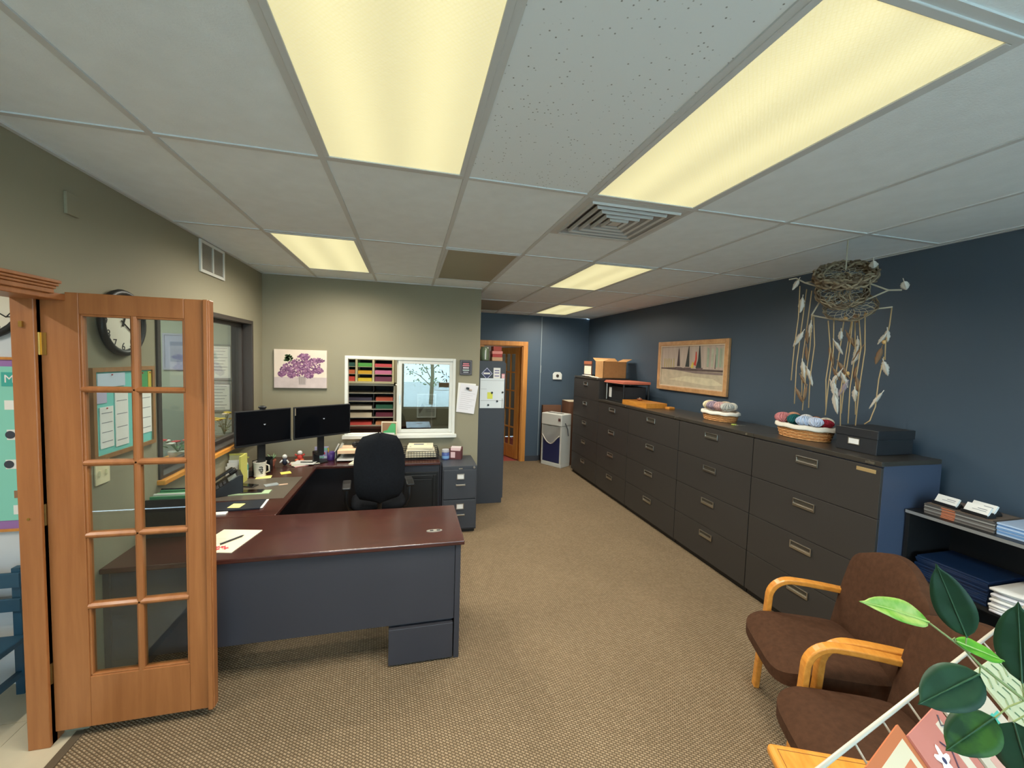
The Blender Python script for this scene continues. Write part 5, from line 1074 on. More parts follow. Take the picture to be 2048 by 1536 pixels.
# keys
t = thing('key_ring', 'bunch of keys with a green tag between the two wicker baskets', 'keys', (2.92, 3.07, ZT))
MB().tube([(2.92+0.016*math.cos(2*PI*k/16), 3.07+0.016*math.sin(2*PI*k/16), ZT+0.004) for k in range(16)], 0.0016, 5, closed=True).build('ring', CHROME, t)
MB().box(2.90, 2.935, 3.085, 3.12, ZT, ZT+0.01).build('tag', mat('lime_tag', (170, 190, 90), 0.5), t, bevel=0.003)
for k, a in enumerate((0.2, 1.4, -1.0)):
    Mk = Matrix.Translation((2.92+0.018*math.cos(a), 3.07+0.018*math.sin(a), ZT+0.002+0.002*k)) @ Matrix.Rotation(a, 4, 'Z'); MB().box(0.0, 0.02, -0.01, 0.01, 0, 0.002, Mk).box(0.02, 0.05, -0.003, 0.003, 0, 0.002, Mk).build('key', CHROME, t)
# stack trays, orange folders, wooden tray on the fourth cabinet
t = thing('desk_tray', 'black two-level tray with a salmon folder on the fourth filing cabinet', 'letter tray', (2.98, 5.15, ZT))
for z in (ZT+0.003, ZT+0.245): MB().box(2.80, 3.20, 4.92, 5.42, z, z+0.012).build('shelf', BLACKM, t)
for x, y in ((2.81, 4.93), (2.81, 5.41), (3.19, 4.93), (3.19, 5.41)): MB().cyl((x, y, ZT), (x, y, ZT+0.25), 0.012).build('post', CHROME if y > 5 else BLACKM, t)
SAL = mat('salmon_folder', (206, 118, 92), 0.6)
for k in range(3): tag(MB().box(2.775+0.01*k, 3.20, 4.90, 5.44, ZT+0.258+0.011*k, ZT+0.268+0.011*k, None).build('folder', SAL if k != 1 else mat('pink_salmon', (190, 104, 84), 0.6), bevel=0.002), ('bottom', 'middle', 'top')[k]+' salmon folder on the black two-level tray', 'folder', 'salmon folders on the black tray')
t = thing('black_binder', 'black binder lying inside the two-level tray', 'binder', (2.99, 5.15, ZT+0.016)); MB().box(2.83, 3.17, 4.96, 5.38, ZT+0.016, ZT+0.215).build('cover', BK, t, bevel=0.004); MB().box(2.826, 2.83, 5.30, 5.37, ZT+0.05, ZT+0.19).build('spine_label', PAPER, t)
t = thing('wooden_tray', 'golden wooden drawer tray on the third filing cabinet', 'tray', (2.93, 4.62, ZT), 0.06)
OAKX = OAK
MB().box(-0.15, 0.15, -0.26, 0.26, 0.0, 0.008).build('bottom', OAKX, t, local=True)
for x in (-0.15, 0.138): MB().box(x, x+0.012, -0.26, 0.26, 0.008, 0.058).build('side', OAKX, t, local=True)
for y in (-0.26, 0.248): MB().box(-0.138, 0.138, y, y+0.012, 0.008, 0.058).build('end', OAKX, t, local=True)
MB().box(-0.138, 0.138, -0.248, 0.248, 0.05, 0.056).build('lid', OAKX, t, local=True)
t = thing('wooden_ornament', 'small brown wooden knob piece on the golden wooden tray', 'ornament', (2.94, 4.74, ZT+0.0585)); MB().ell((2.94, 4.74, ZT+0.075), (0.03, 0.05, 0.0165)).build('body', mat('brown_wood_piece', (140, 84, 52), 0.4), t, smooth=True); MB().ell((2.93, 4.72, ZT+0.09), (0.012, 0.02, 0.008)).build('knob', CHROME, t, smooth=True)
tag(MB().box(3.02, 3.10, 4.22, 4.30, ZT, ZT+0.03).build('wooden_block', OAK, bevel=0.004), 'small wooden block beside the golden wooden tray', 'block')
# on the tallest cabinet
Z5 = 1.6528
t = thing('cardboard_box', 'open cardboard box on the tallest filing cabinet', 'box', (2.97, 5.72, Z5), 0.0)
CB = mat('cardboard', (176, 128, 76), 0.8, noise=0.06, nscale=30)
bx0, bx1, by0, by1, bz1 = 2.80, 3.18, 5.53, 5.80, Z5+0.25
MB().box(bx0, bx0+0.005, by0, by1, Z5, bz1).box(bx1-0.005, bx1, by0, by1, Z5, bz1).box(bx0, bx1, by0, by0+0.005, Z5, bz1).box(bx0, bx1, by1-0.005, by1, Z5, bz1).box(bx0, bx1, by0, by1, Z5, Z5+0.004).build('carton', CB, t)
MB().prism([(bx0, by0, bz1), (bx0, by1, bz1), (bx0+0.10, by1, bz1+0.03), (bx0+0.10, by0, bz1+0.03)], (0, 0, 0.004)).build('flap', CB, t); MB().prism([(bx0, by1, bz1), (bx1, by1, bz1), (bx1, by1+0.10, bz1+0.05), (bx0, by1+0.10, bz1+0.05)], (0, 0, 0.004)).build('flap', CB, t); MB().prism([(bx1, by0, bz1), (bx1, by1, bz1), (bx1+0.09, by1, bz1+0.04), (bx1+0.09, by0, bz1+0.04)], (0, 0, 0.004)).build('flap', CB, t)
t = thing('desk_calendar', 'brown-headed desk calendar on the tallest filing cabinet', 'calendar', (2.86, 6.12, Z5), 0)
MB().box(2.80, 2.812, 5.93, 6.22, Z5+0.03, Z5+0.25).build('backing', mat('calendar_brown', (96, 66, 56), 0.6), t); MB().box(2.796, 2.80, 5.95, 6.20, Z5+0.04, Z5+0.17).build('page', CREAM, t); MB().box(2.796, 2.80, 5.93, 6.22, Z5+0.20, Z5+0.25).build('header', mat('calendar_rust', (150, 86, 58), 0.6), t)
for k in range(4): MB().box(2.7952, 2.796, 5.97, 6.18, Z5+0.06+0.026*k, Z5+0.064+0.026*k).build('print_line', GREYINK, t)
MB().box(2.80, 2.92, 5.93, 6.22, Z5, Z5+0.03).build('foot', BLACKM, t)
t = thing('paper_pile', 'loose white papers along the front of the tallest filing cabinet', 'papers', (2.77, 5.95, Z5))
for k in range(4): MB().box(2.735, 2.79, 5.55+0.12*k, 5.72+0.12*k+random.uniform(0, 0.1), Z5+0.006*k, Z5+0.006*k+0.005).build('sheet', PAPER if k % 2 else CREAM, t)
# ------------------------------------------------------------------ shredder at the far end
ang = math.atan2(6.62-7.02, 2.61-2.36)
t = thing('shredder', 'white paper shredder with blue bin and clear bag beside the tall cabinet', 'shredder', (2.36, 6.99, 0), ang)
LW, LD = 0.45, 0.27                     # local: x along the front, +y behind (front faces -y)
SHW = mat('shredder_white', (208, 206, 196), 0.45); NAVY = mat('navy_bin', (38, 44, 84), 0.5)
MB().box(0, LW, 0, LD, 0, 0.07).build('base', SHW, t, local=True, bevel=0.006); MB().box(0, 0.022, 0.0, LD, 0.07, 0.74).build('side_panel', SHW, t, local=True); MB().box(LW-0.035, LW, 0.0, LD, 0.07, 0.74).build('side_panel', SHW, t, local=True)
MB().box(0.022, LW-0.035, LD-0.02, LD, 0.07, 0.74).build('back_panel', SHW, t, local=True)
MB().box(-0.004, LW+0.004, -0.012, LD+0.004, 0.74, 0.95).build('head', SHW, t, local=True, bevel=0.012); MB().box(0.05, LW-0.05, 0.10, 0.13, 0.95, 0.956).build('feed_slot', BLACK, t, local=True)
MB().box(LW-0.07, LW-0.02, -0.018, -0.011, 0.83, 0.88).build('switch_panel', mat('switch_dark', (90, 60, 56), 0.5), t, local=True)
MB().box(0.03, LW-0.045, 0.005, LD-0.03, 0.075, 0.52).build('bin', NAVY, t, local=True, bevel=0.008)
rows_ = []
for i in range(9):
    rr = []
    for k in range(17):
        u = k/16; x = 0.018+u*(LW-0.05); v = i/8; zb_ = 0.56-0.14*math.sin(PI*u)**1.2; rr.append((x, -0.010-0.022*v*math.sin(PI*u)-0.007*math.sin(11*u+5*v)*v, 0.73+(zb_-0.73)*v+0.010*math.sin(8*u+6*v)*v))
    rows_.append(rr)
BAG = bpy.data.materials.new('clear_plastic_bag'); BAG.use_nodes = True; _b = BAG.node_tree.nodes['Principled BSDF']; _b.inputs['Base Color'].default_value = lin((200, 196, 186)); _b.inputs['Alpha'].default_value = 0.45; _b.inputs['Roughness'].default_value = 0.2
MB().grid(rows_).build('clear_bag', BAG, t, local=True, smooth=True)
MB().tube([Vector(rows_[-1][k])+Vector((0, -0.006, 0)) for k in range(17)], 0.009, 6).build('bag_rim', mat('bag_hem', (190, 182, 168), 0.4), t, local=True, smooth=True)
tag(MB().tube([(2.665, 6.62, 0.80), (2.70, 6.585, 0.70), (2.715, 6.58, 0.58)], 0.008, 6).build('power_cord', BLACK), 'dark cord hanging from the shredder head', 'cord')
t = thing('carton', 'small brown carton standing behind the shredder next to the tall cabinet', 'box', (2.95, 6.95, 0))
BRC = mat('brown_carton', (104, 68, 46), 0.7); MB().box(2.80, 3.12, 6.82, 7.16, 0, 1.16).build('body', BRC, t); MB().box(2.80, 3.12, 6.82, 7.16, 1.16, 1.165).build('flap', mat('pale_carton_edge', (206, 190, 160), 0.7), t)
tag(MB().box(2.42, 2.78, 7.14, 7.22, 0, 1.06).build('board_panel', BRC), 'dark brown board leaning on the blue wall behind the shredder', 'board')
# ------------------------------------------------------------------ twig mobile with feathers
hx, hy = 2.695, 2.035
t = thing('dreamcatcher', 'twig dreamcatcher mobile with hanging cords and feathers by the blue wall', 'dreamcatcher', (hx, hy, 2.40))
TW = mat('grey_twig', (138, 124, 100), 0.8, noise=0.25, nscale=40); TW2 = mat('dark_twig', (100, 86, 68), 0.8, noise=0.25, nscale=40); CORD = mat('tan_cord', (176, 150, 108), 0.7); FEA = mat('feather_white', (200, 194, 182), 0.8); FEB = mat('feather_brown', (134, 106, 80), 0.8); STRING = mat('pale_string', (168, 160, 140), 0.7)
Pq = Vector((0.6, -0.8, 0)); Qq = Vector((0.8, 0.6, 0)); Zq = Vector((0, 0, 1))
MB().cyl((hx, hy, 2.52), (hx, hy, HC), 0.004).build('hanging_cord', STRING, t)
def wreath(c, r, tilt, roll, strands, th, name):
    c = Vector(c); U = (Pq*math.cos(roll)+Zq*math.sin(roll)); V = (Qq*math.cos(tilt)+Zq*math.sin(tilt)); V = (V-U*V.dot(U)).normalized(); N_ = U.cross(V)
    b = MB()
    for s in range(strands):
        ph = s*2.1; pts = []
        for k in range(48):
            a = 2*PI*k/48; rr = r+th*0.9*math.cos(5*a+ph)+random.uniform(-1, 1)*0.0025; pts.append(c+(U*math.cos(a)+V*math.sin(a))*rr+N_*th*0.9*math.sin(5*a+ph*1.3))
        b.mi = s % 2; b.tube(pts, th*0.30, 5, closed=True)
    b.build(name, [TW, TW2], t, smooth=True)
    return c, U, V, N_
rings = [wreath((hx-0.005, hy, 2.49), 0.142, 0.62, -0.05, 12, 0.026, 'twig_ring'), wreath((hx-0.02, hy, 2.385), 0.125, 1.05, -0.25, 8, 0.016, 'twig_ring'), wreath((hx+0.02, hy-0.03, 2.28), 0.13, 0.75, 0.12, 5, 0.010, 'twig_ring')]
rr_ = [0.142, 0.125, 0.13]
for (c, U, V, N_), r in zip(rings, rr_):
    b = MB(); n = 14
    prev = [c+(U*math.cos(2*PI*k/n)+V*math.sin(2*PI*k/n))*r for k in range(n)]
    for lvl in range(4):
        f = 0.78-0.2*lvl; cur = [c+(U*math.cos(2*PI*(k+0.5*(lvl+1))/n)+V*math.sin(2*PI*(k+0.5*(lvl+1))/n))*r*f for k in range(n)]
        for k in range(n): b.cyl(prev[k], cur[k], 0.0015, n=5); b.cyl(prev[(k+1) % n], cur[k], 0.0015, n=5)
        prev = cur
    b.build('web', STRING, t)
# woven middle mass and forked twigs
b = MB()
for k in range(80):
    a = random.uniform(0, 2*PI); r = random.uniform(0.02, 0.11); z = random.uniform(2.33, 2.49); p = Vector((hx, hy, z))+Pq*r*math.cos(a)+Qq*r*math.sin(a); q_ = p+Vector((random.uniform(-.05, .05), random.uniform(-.05, .05), random.uniform(-0.09, 0.02))); b.tube([p, (p+q_)/2+Vector((random.uniform(-.015, .015), random.uniform(-.015, .015), 0)), q_], random.uniform(0.002, 0.0045), 5)
b.build('woven_twigs', TW, t)
def W(px, pz, dq=0.0): return Vector((hx, hy, pz))+Pq*px+Qq*dq
MB().tube([W(0.11, 2.43), W(0.21, 2.375), W(0.27, 2.372)], 0.005, 6).build('forked_twig', STRING, t); MB().tube([W(0.21, 2.375), W(0.085, 2.31), W(0.16, 2.265), W(0.235, 2.272)], 0.005, 6).build('forked_twig', STRING, t)
MB().tube([W(-0.30, 2.49), W(-0.26, 2.495), W(-0.21, 2.46), W(-0.12, 2.42)], 0.005, 6).build('forked_twig', STRING, t); MB().tube([W(-0.21, 2.46), W(-0.15, 2.465), W(-0.08, 2.42)], 0.004, 6).build('forked_twig', STRING, t)
MB().tube([W(-0.16, 2.24), W(-0.12, 2.33), W(-0.04, 2.36)], 0.005, 6).build('forked_twig', STRING, t); MB().tube([W(-0.16, 2.24), W(-0.05, 2.21), W(0.05, 2.195)], 0.005, 6).build('forked_twig', STRING, t)
def feather(p, d, L_, w_, m_):
    p, d = Vector(p), Vector(d).normalized(); s = d.cross(Qq).normalized(); b = MB(); n = 12; top = []; bot = []; rows_ = []
    for i in range(n+1):
        u = i/n; ww = 0.72*w_*math.sin(PI*min(1, u*0.92+0.06))**0.8*(1-0.35*u)*random.uniform(0.72, 1.15); c_ = p+d*L_*u+Qq*0.012*math.sin(2*u)
        rows_.append([c_-s*ww+Qq*0.006, c_+Qq*-0.003, c_+s*ww+Qq*0.006])
    b.grid(rows_); b.tube([p-d*0.02, p, p+d*L_*0.9], 0.0016, 5); b.build('feather', m_, t, smooth=True, solid=0.002)
strands = [(-0.235, 2.44, 1.80), (-0.215, 2.42, 1.64), (-0.185, 2.40, 1.70), (-0.16, 2.24, 1.60), (-0.135, 2.25, 1.62), (-0.05, 2.20, 1.62), (-0.035, 2.21, 1.58), (0.0, 2.25, 1.68), (0.03, 2.21, 1.52), (0.045, 2.20, 1.60), (0.075, 2.22, 1.54), (0.10, 2.24, 1.60), (0.12, 2.25, 1.53), (0.225, 2.27, 1.95), (0.21, 1.92, 1.53)]
for k, (px, z1, z0) in enumerate(strands):
    if k == 14: pts = [W(0.215, 1.97), W(0.20, 1.83), W(0.195, 1.66), W(0.175, 1.57), W(0.15, 1.545)]
    else: pts = [W(px+0.02*math.sin(k), z1, 0.03*math.sin(k*2)), W(px+0.004, (z1*2+z0)/3, 0.02*math.sin(k)), W(px-0.008, (z1+2*z0)/3), W(px-0.012+0.008*(k % 3), z0)]
    MB().tube(pts, 0.0034, 6).build('cord', CORD, t, smooth=True)
down = Vector((0.05, -0.03, -1))
for (px, pz, L_, w_, m_, dx) in ((-0.215, 2.36, 0.10, 0.03, FEA, -0.1), (-0.245, 2.48, 0.07, 0.025, FEA, -0.5), (-0.20, 2.13, 0.11, 0.026, FEA, -0.5), (-0.175, 2.03, 0.10, 0.018, FEB, 0.1), (-0.19, 1.93, 0.13, 0.028, FEA, 0.15), (-0.16, 1.88, 0.12, 0.022, FEA, 0.3), (0.0, 2.13, 0.06, 0.025, FEA, 0.0), (-0.05, 2.03, 0.13, 0.022, FEB, 0.2), (0.03, 2.12, 0.11, 0.02, FEB, 0.5), (0.085, 2.08, 0.07, 0.022, FEA, 0.1), (0.095, 1.99, 0.08, 0.024, FEA, -0.4), (0.0, 1.93, 0.13, 0.022, FEB, 0.6), (0.02, 1.86, 0.10, 0.024, FEA, 0.4), (-0.03, 1.80, 0.12, 0.028, FEA, 0.4), (0.05, 1.80, 0.10, 0.026, mat('feather_mauve', (150, 136, 144), 0.8), -0.4), (0.09, 1.76, 0.08, 0.026, FEA, 0.1), (-0.01, 1.72, 0.13, 0.03, FEA, 0.2), (0.22, 2.13, 0.07, 0.022, FEA, 0.1), (0.20, 2.02, 0.10, 0.026, FEB, -0.2), (0.215, 1.94, 0.09, 0.03, FEA, 0.3), (0.275, 2.42, 0.05, 0.035, FEA, 0.3), (0.13, 2.56, 0.05, 0.035, FEA, 0.1), (0.06, 2.24, 0.06, 0.025, FEB, 0.3)):
    feather(W(px, pz, -0.01), Pq*dx-Zq, L_, w_, m_)
for k in range(16):
    px_ = random.choice((-0.20, -0.17, -0.05, -0.02, 0.02, 0.05, 0.09, 0.11, 0.21)); feather(W(px_+random.uniform(-0.015, 0.015), random.uniform(1.72, 2.2), -0.012), Pq*random.uniform(-0.6, 0.6)-Zq, random.uniform(0.07, 0.12), random.uniform(0.016, 0.024), random.choice((FEA, FEA, FEB)))
for px, pz in ((0.115, 2.23), (0.02, 2.21), (0.21, 2.06), (0.05, 1.86)): MB().ell(W(px, pz), (0.011, 0.011, 0.014)).build('bead', mat('tan_bead', (190, 152, 96), 0.5), t, smooth=True)
# ------------------------------------------------------------------ shelf contents
ST = 1.0505
mg = [mat('mag_grey', (110, 104, 98), 0.5), mat('mag_dark', (86, 80, 76), 0.5), mat('mag_pale', (150, 146, 140), 0.5)]
for k in range(8):
    o_ = random.uniform(-0.006, 0.006)
    t = tag(MB().box(2.985+o_, 3.235+o_, 1.39, 1.69+o_, ST+0.0075*k, ST+0.0075*k+0.007).build('magazine', mg[k % 3]), ('grey magazine at the bottom of the stack on the black shelf top', 'second lowest magazine on the black shelf top', 'third lowest magazine on the black shelf top', 'fourth lowest magazine on the black shelf top', 'fourth magazine from the top on the black shelf top', 'third magazine from the top on the black shelf top', 'second magazine from the top on the black shelf top', 'topmost magazine on the black shelf, under the card holders')[k], 'magazine', 'magazines on the black shelf top')
    MB().box(2.983+o_, 2.985+o_, 1.55, 1.61, ST+0.0075*k+0.001, ST+0.0075*k+0.006).build('spine_label', mat('orange_spine', (196, 116, 78), 0.6), t)
MB().box(2.985, 3.2, 1.40, 1.68, ST+0.0605, ST+0.063).build('top_cover', mat('mag_cover_brown', (120, 104, 90), 0.35), t)
for k in range(7): tag(MB().box(2.99+random.uniform(-0.006, 0.006), 3.22, 1.275, 1.385, ST+0.009*k, ST+0.009*k+0.008).build('booklet', mat('booklet_blue', (110, 150, 196), 0.5) if k % 2 else mat('booklet_pale', (176, 196, 222), 0.5)), ('lowest', 'second lowest', 'third lowest', 'middle', 'third topmost', 'second topmost', 'topmost')[k]+' blue booklet beside the magazines on the black shelf', 'booklet', 'blue booklets on the black shelf top')
def cardholder(label, y, x, z):
    t = thing('card_holder', label, 'card holder', (x, y, z), -0.12, 'business card holders on the magazine stack')
    MB().prism([(-0.03, -0.058, 0), (0.03, -0.058, 0), (0.03, -0.058, 0.012), (0.012, -0.058, 0.03), (-0.018, -0.058, 0.008), (-0.03, -0.058, 0.02)], (0, 0.116, 0)).build('holder', BLACK, t, local=True, bevel=0.002)
    Mc = Matrix.Translation((-0.016, 0, 0.010)) @ Matrix.Rotation(0.55, 4, 'Y'); MB().box(-0.006, 0.006, -0.052, 0.052, 0, 0.05, Mc).build('cards', PAPER, t, local=True)
    Mt = Mc; MB().box(-0.0068, -0.006, -0.04, -0.0, 0.03, 0.034, Mt).build('print_line', GREYINK, t, local=True); MB().box(-0.0068, -0.006, -0.04, 0.02, 0.02, 0.023, Mt).build('print_line', GREYINK, t, local=True)
zc = ST+0.0635
cardholder('business card holder on the magazine stack, farthest of three', 1.61, 3.03, zc); cardholder('business card holder on the magazine stack, nearest of three', 1.475, 3.02, zc); cardholder('business card holder on the magazine stack, rear one by the wall', 1.49, 3.10, zc)
tag(MB().box(2.96, 3.12, 1.06, 1.25, ST, ST+0.02).build('green_pad', mat('bright_green_pad', (150, 210, 90), 0.6), bevel=0.003), 'bright green pad at the near end of the black shelf top', 'pad')
NB = mat('navy_folder', (20, 40, 70), 0.3)
for k in range(12): tag(MB().box(2.96+random.uniform(-0.004, 0.008), 3.26, 1.38, 1.70+random.uniform(-0.01, 0.01), 0.661+0.011*k, 0.661+0.011*k+0.010).build('folder', NB, bevel=0.001), 'dark blue glossy folder stacked on the upper shelf of the black unit', 'folder', 'dark blue folders on the black unit')
t = thing('paper_stack', 'curling stack of white papers on the upper shelf of the black unit', 'papers', (3.07, 1.24, 0.661))
for k in range(9):
    rows_ = []
    for i in range(7):
        u = i/6; rows_.append([(2.93+0.004*k*(k % 2)+0.28*v, 1.12+0.235*u+0.003*(k % 3), 0.664+0.014*k+0.05*(1-v)*(1-u)**2*0.8+0.01*u*0) for v in (0, 0.25, 0.5, 0.75, 1)])
    MB().grid(rows_).build('sheet', PAPER if k % 3 else mat('cool_paper', (222, 220, 224), 0.8), t, solid=0.011, smooth=True)
# ------------------------------------------------------------------ guest chairs (local: facing +x)
def guest_chair(label, loc, rz):
    t = thing('guest_chair', label, 'chair', loc, rz, 'brown guest chairs')
    def cushion(mk, n=18, m=18):
        b = MB()
        for s in (0, 1): b.grid([[mk(-1+2*k/n, -1+2*i/m, s) for k in range(n+1)] for i in range(m+1)])
        loop = [(-1+2*k/n, -1) for k in range(n)]+[(1, -1+2*i/m) for i in range(m)]+[(1-2*k/n, 1) for k in range(n)]+[(-1, 1-2*i/m) for i in range(m)]
        p0 = [mk(u, v, 0) for u, v in loop]; p1 = [mk(u, v, 1) for u, v in loop]; q = len(loop); b.add(p0+p1, [(k, (k+1) % q, q+(k+1) % q, q+k) for k in range(q)])
        return b
    def sq(u, v, e=6):
        L_ = (abs(u)**e+abs(v)**e)**(1/e); Mx = max(abs(u), abs(v)); f = Mx/L_ if L_ > 1e-6 else 1
        return u*f, v*f
    def seat(u, v, s):
        x, y = sq(u, v, 5); e = max(0, 1-max(abs(u), abs(v))**6); drop = 0.05*max(0, x-0.45)**2*3
        return Vector((0.01+0.265*x, 0.25*y, (0.475+0.025*e-drop) if s else (0.40-0.02*e-drop*0.4)))
    cushion(seat).build('seat', BROWNF, t, smooth=True, local=True)
    def back(u, v, s):
        z_, y_ = v, u; w_ = 0.262*(1+0.05*(v+1)/2); lim = (1-max(0, v)**6*0.34); y = u*w_*lim; z = 0.70+0.265*v-(0.06*u*u*max(0, v))
        e = max(0, 1-max(abs(u), abs(v))**5); x = -0.245-0.09*(v+1)/2*1.2+0.035*u*u
        return Vector((x+(0.015+0.035*e if s else -0.02-0.025*e), y, z))
    cushion(back).build('backrest', BROWNF, t, smooth=True, local=True)
    for s in (-1, 1):
        y = s*0.266
        pts = [(0.16, y, 0.0), (0.145, y, 0.25), (0.125, y, 0.46)]+arc((0.01, y, 0.552), 0.11, 0.10, PI/2, 8, (1, 0, 0), (0, 0, 1))+[(-0.06, y, 0.660), (-0.16, y, 0.652), (-0.27, y, 0.64), (-0.31, y, 0.625)]
        MB().strip(pts, (0, 1, 0), 0.044, 0.03).build('armrest', OAK, t, local=True, bevel=0.007, segs=3)
        MB().strip([(-0.26, y, 0.64), (-0.29, y, 0.35), (-0.33, y, 0.0)], (0, 1, 0), 0.045, 0.03).build('rear_leg', OAK, t, local=True, bevel=0.006)
        MB().box(-0.27, 0.14, y-0.012, y+0.012, 0.35, 0.39).build('side_rail', OAK, t, local=True)
    MB().box(-0.20, -0.16, -0.29, 0.29, 0.35, 0.385).box(0.12, 0.16, -0.29, 0.29, 0.35, 0.385).build('cross_rail', OAK, t, local=True)
    return t
guest_chair('brown upholstered guest chair with oak arms, the one nearer the filing cabinets', (2.044, 1.547, 0), math.radians(155))
guest_chair('brown upholstered guest chair with oak arms, the one behind the card rack', (1.727, 1.056, 0), math.radians(155))
# end table
TZ2 = 0.73
t = thing('end_table', 'small orange oak end table at the bottom edge beside the guest chairs', 'table', (1.085, 0.95, 0), math.radians(-24))
MB().box(0, 0.40, -0.50, 0, TZ2-0.035, TZ2).build('top', OAK, t, local=True, bevel=0.014, segs=4)
MB().box(0.022, 0.378, -0.024, -0.0225, TZ2, TZ2+0.0006).box(0.022, 0.0235, -0.478, -0.024, TZ2, TZ2+0.0006).build('inlay_line', mat('dark_inlay', (110, 66, 28), 0.5), t, local=True)
for x in (0.04, 0.36):
    for y in (-0.46, -0.04): MB().box(x-0.02, x+0.02, y-0.02, y+0.02, 0, TZ2-0.035).build('leg', OAK, t, local=True, bevel=0.004)
MB().box(0.03, 0.37, -0.47, -0.03, 0.18, 0.20).build('lower_shelf', OAK, t, local=True)
# wire card rack
RO = Vector((0.558, 0.404, 1.33)); RD = Vector((0.97514, 0.22157, 0)); WD = Vector((0, -0.78282, -0.62224)); RN = RD.cross(WD).normalized()
if RN.z < 0: RN = -RN
t = thing('card_rack', 'white wire card rack in the bottom right corner', 'card rack', (1.0, 0.45, 0))
WW = mat('white_wire', (186, 178, 162), 0.35)
def rp(s, tt, h=0.0): return RO+RD*s+WD*tt+RN*h
MB().tube([rp(-0.06, 0), rp(0.99, 0)], 0.0034, 10).build('top_rail', WW, t, smooth=True)
for k in range(12):
    s = 0.005+0.087*k; MB().tube([rp(s, 0), rp(s, 0.30)], 0.0017, 6).build('wire', WW, t)
for tt in (0.15, 0.30): MB().tube([rp(-0.05, tt, -0.003), rp(0.98, tt, -0.003)], 0.002, 6).build('cross_wire', WW, t)
for k in range(6):
    s = 0.05+0.17*k; MB().tube([rp(s, 0.035, -0.003), rp(s, 0.05, -0.05)], 0.0016, 6).build('hook_wire', WW, t)
for s in (-0.06, 0.99):
    a = rp(s, 0); c_ = rp(s, 0.30); MB().tube([a, a+Vector((0, 0.02, -0.2)), Vector((a.x, a.y+0.03, 0.006))], 0.005, 8).build('leg', WW, t); MB().tube([c_, Vector((c_.x, c_.y-0.03, 0.006))], 0.005, 8).build('leg', WW, t); MB().tube([Vector((a.x, a.y+0.02, 0.35)), Vector((c_.x, c_.y-0.02, 0.35))], 0.004, 8).build('brace', WW, t)
MB().tube([rp(-0.05, 0.30, -0.003), rp(0.98, 0.30, -0.003)], 0.004, 8).build('front_rail', WW, t)
def card(label, s0, s1, t0, t1, h, col, rot, deco):
    t = thing('greeting_card', label, 'card', rp((s0+s1)/2, t1, h), 0, 'greeting cards in the wire rack')
    o = rp((s0+s1)/2, (t0+t1)/2, h); M = frame_at(o, RD, -WD) @ Matrix.Rotation(rot, 4, 'Z')
    w_, l_ = (s1-s0), (t1-t0)
    MB().box(-w_/2, w_/2, -l_/2, l_/2, 0, 0.004, M).build('card', mat('card_%d_%d_%d' % col, tuple(int(q*0.82) for q in col), 0.7, spec=0.2), t)
    for d_ in deco:
        k = d_[0]
        if k == 'r': MB().box(d_[1]-d_[3]/2, d_[1]+d_[3]/2, d_[2]-d_[4]/2, d_[2]+d_[4]/2, 0.004, 0.0044+d_[6]*0.0003, M).build('print_patch', mat('cp_%d_%d_%d' % d_[5], tuple(int(q*0.85) for q in d_[5]), 0.7, spec=0.2), t)
        if k == 'f':
            pts = [M @ Vector((d_[1]+d_[3]*(1+0.4*math.cos(5*a))*math.cos(a), d_[2]+d_[3]*(1+0.4*math.cos(5*a))*math.sin(a), 0.0048)) for a in [2*PI*q/30 for q in range(30)]]
            MB().prism(pts, RN*0.0003).build('flower_print', mat('cp_%d_%d_%d' % d_[4], d_[4], 0.6), t)
            MB().prism([M @ Vector((d_[1]+d_[3]*0.3*math.cos(a), d_[2]+d_[3]*0.3*math.sin(a), 0.0052)) for a in [2*PI*q/10 for q in range(10)]], RN*0.0003).build('flower_centre', mat('cp_60_60_90', (60, 60, 90), 0.6), t)
        if k == 'l': MB().tube([M @ Vector((x, y, 0.0048)) for x, y in d_[1]], 0.0012, 5).build('line_print', mat('cp_%d_%d_%d' % d_[2], d_[2], 0.6), t)
card('orange-bordered greeting card at the left of the wire rack', 0.085, 0.205, 0.018, 0.19, 0.004, (214, 128, 84), 0.10, (('r', 0, 0, 0.095, 0.147, (236, 222, 190), 0), ('r', 0.01, 0.02, 0.05, 0.07, (222, 132, 96), 1), ('f', -0.02, 0.03, 0.014, (214, 110, 80)), ('l', ((-0.03, -0.04), (-0.02, 0.0), (-0.03, 0.02)), (90, 130, 70)), ('l', ((-0.03, 0.0), (-0.01, 0.01)), (90, 130, 70))))
card('salmon greeting card with white blossoms in the wire rack', 0.20, 0.315, 0.024, 0.20, 0.008, (222, 142, 128), 0.04, (('r', 0.03, 0.035, 0.018, 0.08, (238, 222, 200), 0), ('f', -0.02, 0.045, 0.013, (240, 232, 220)), ('f', -0.01, -0.005, 0.013, (240, 226, 200)), ('l', ((0.0, 0.06), (0.012, 0.045), (0.0, 0.03), (0.01, 0.015)), (70, 50, 70)), ('l', ((0.04, 0.08), (0.03, 0.07), (0.045, 0.065), (0.035, 0.055)), (50, 44, 60)), ('r', -0.035, -0.03, 0.03, 0.06, (232, 160, 110), 1)))
card('cream greeting card with teal stripes in the wire rack', 0.325, 0.465, 0.03, 0.21, 0.006, (232, 218, 196), 0.0, (('r', 0.0, 0.075, 0.13, 0.012, (80, 190, 170), 0), ('r', 0.0, 0.045, 0.13, 0.006, (96, 196, 176), 0), ('r', 0.035, 0.0, 0.02, 0.10, (84, 186, 166), 1), ('r', -0.03, -0.02, 0.04, 0.08, (226, 176, 160), 0)))
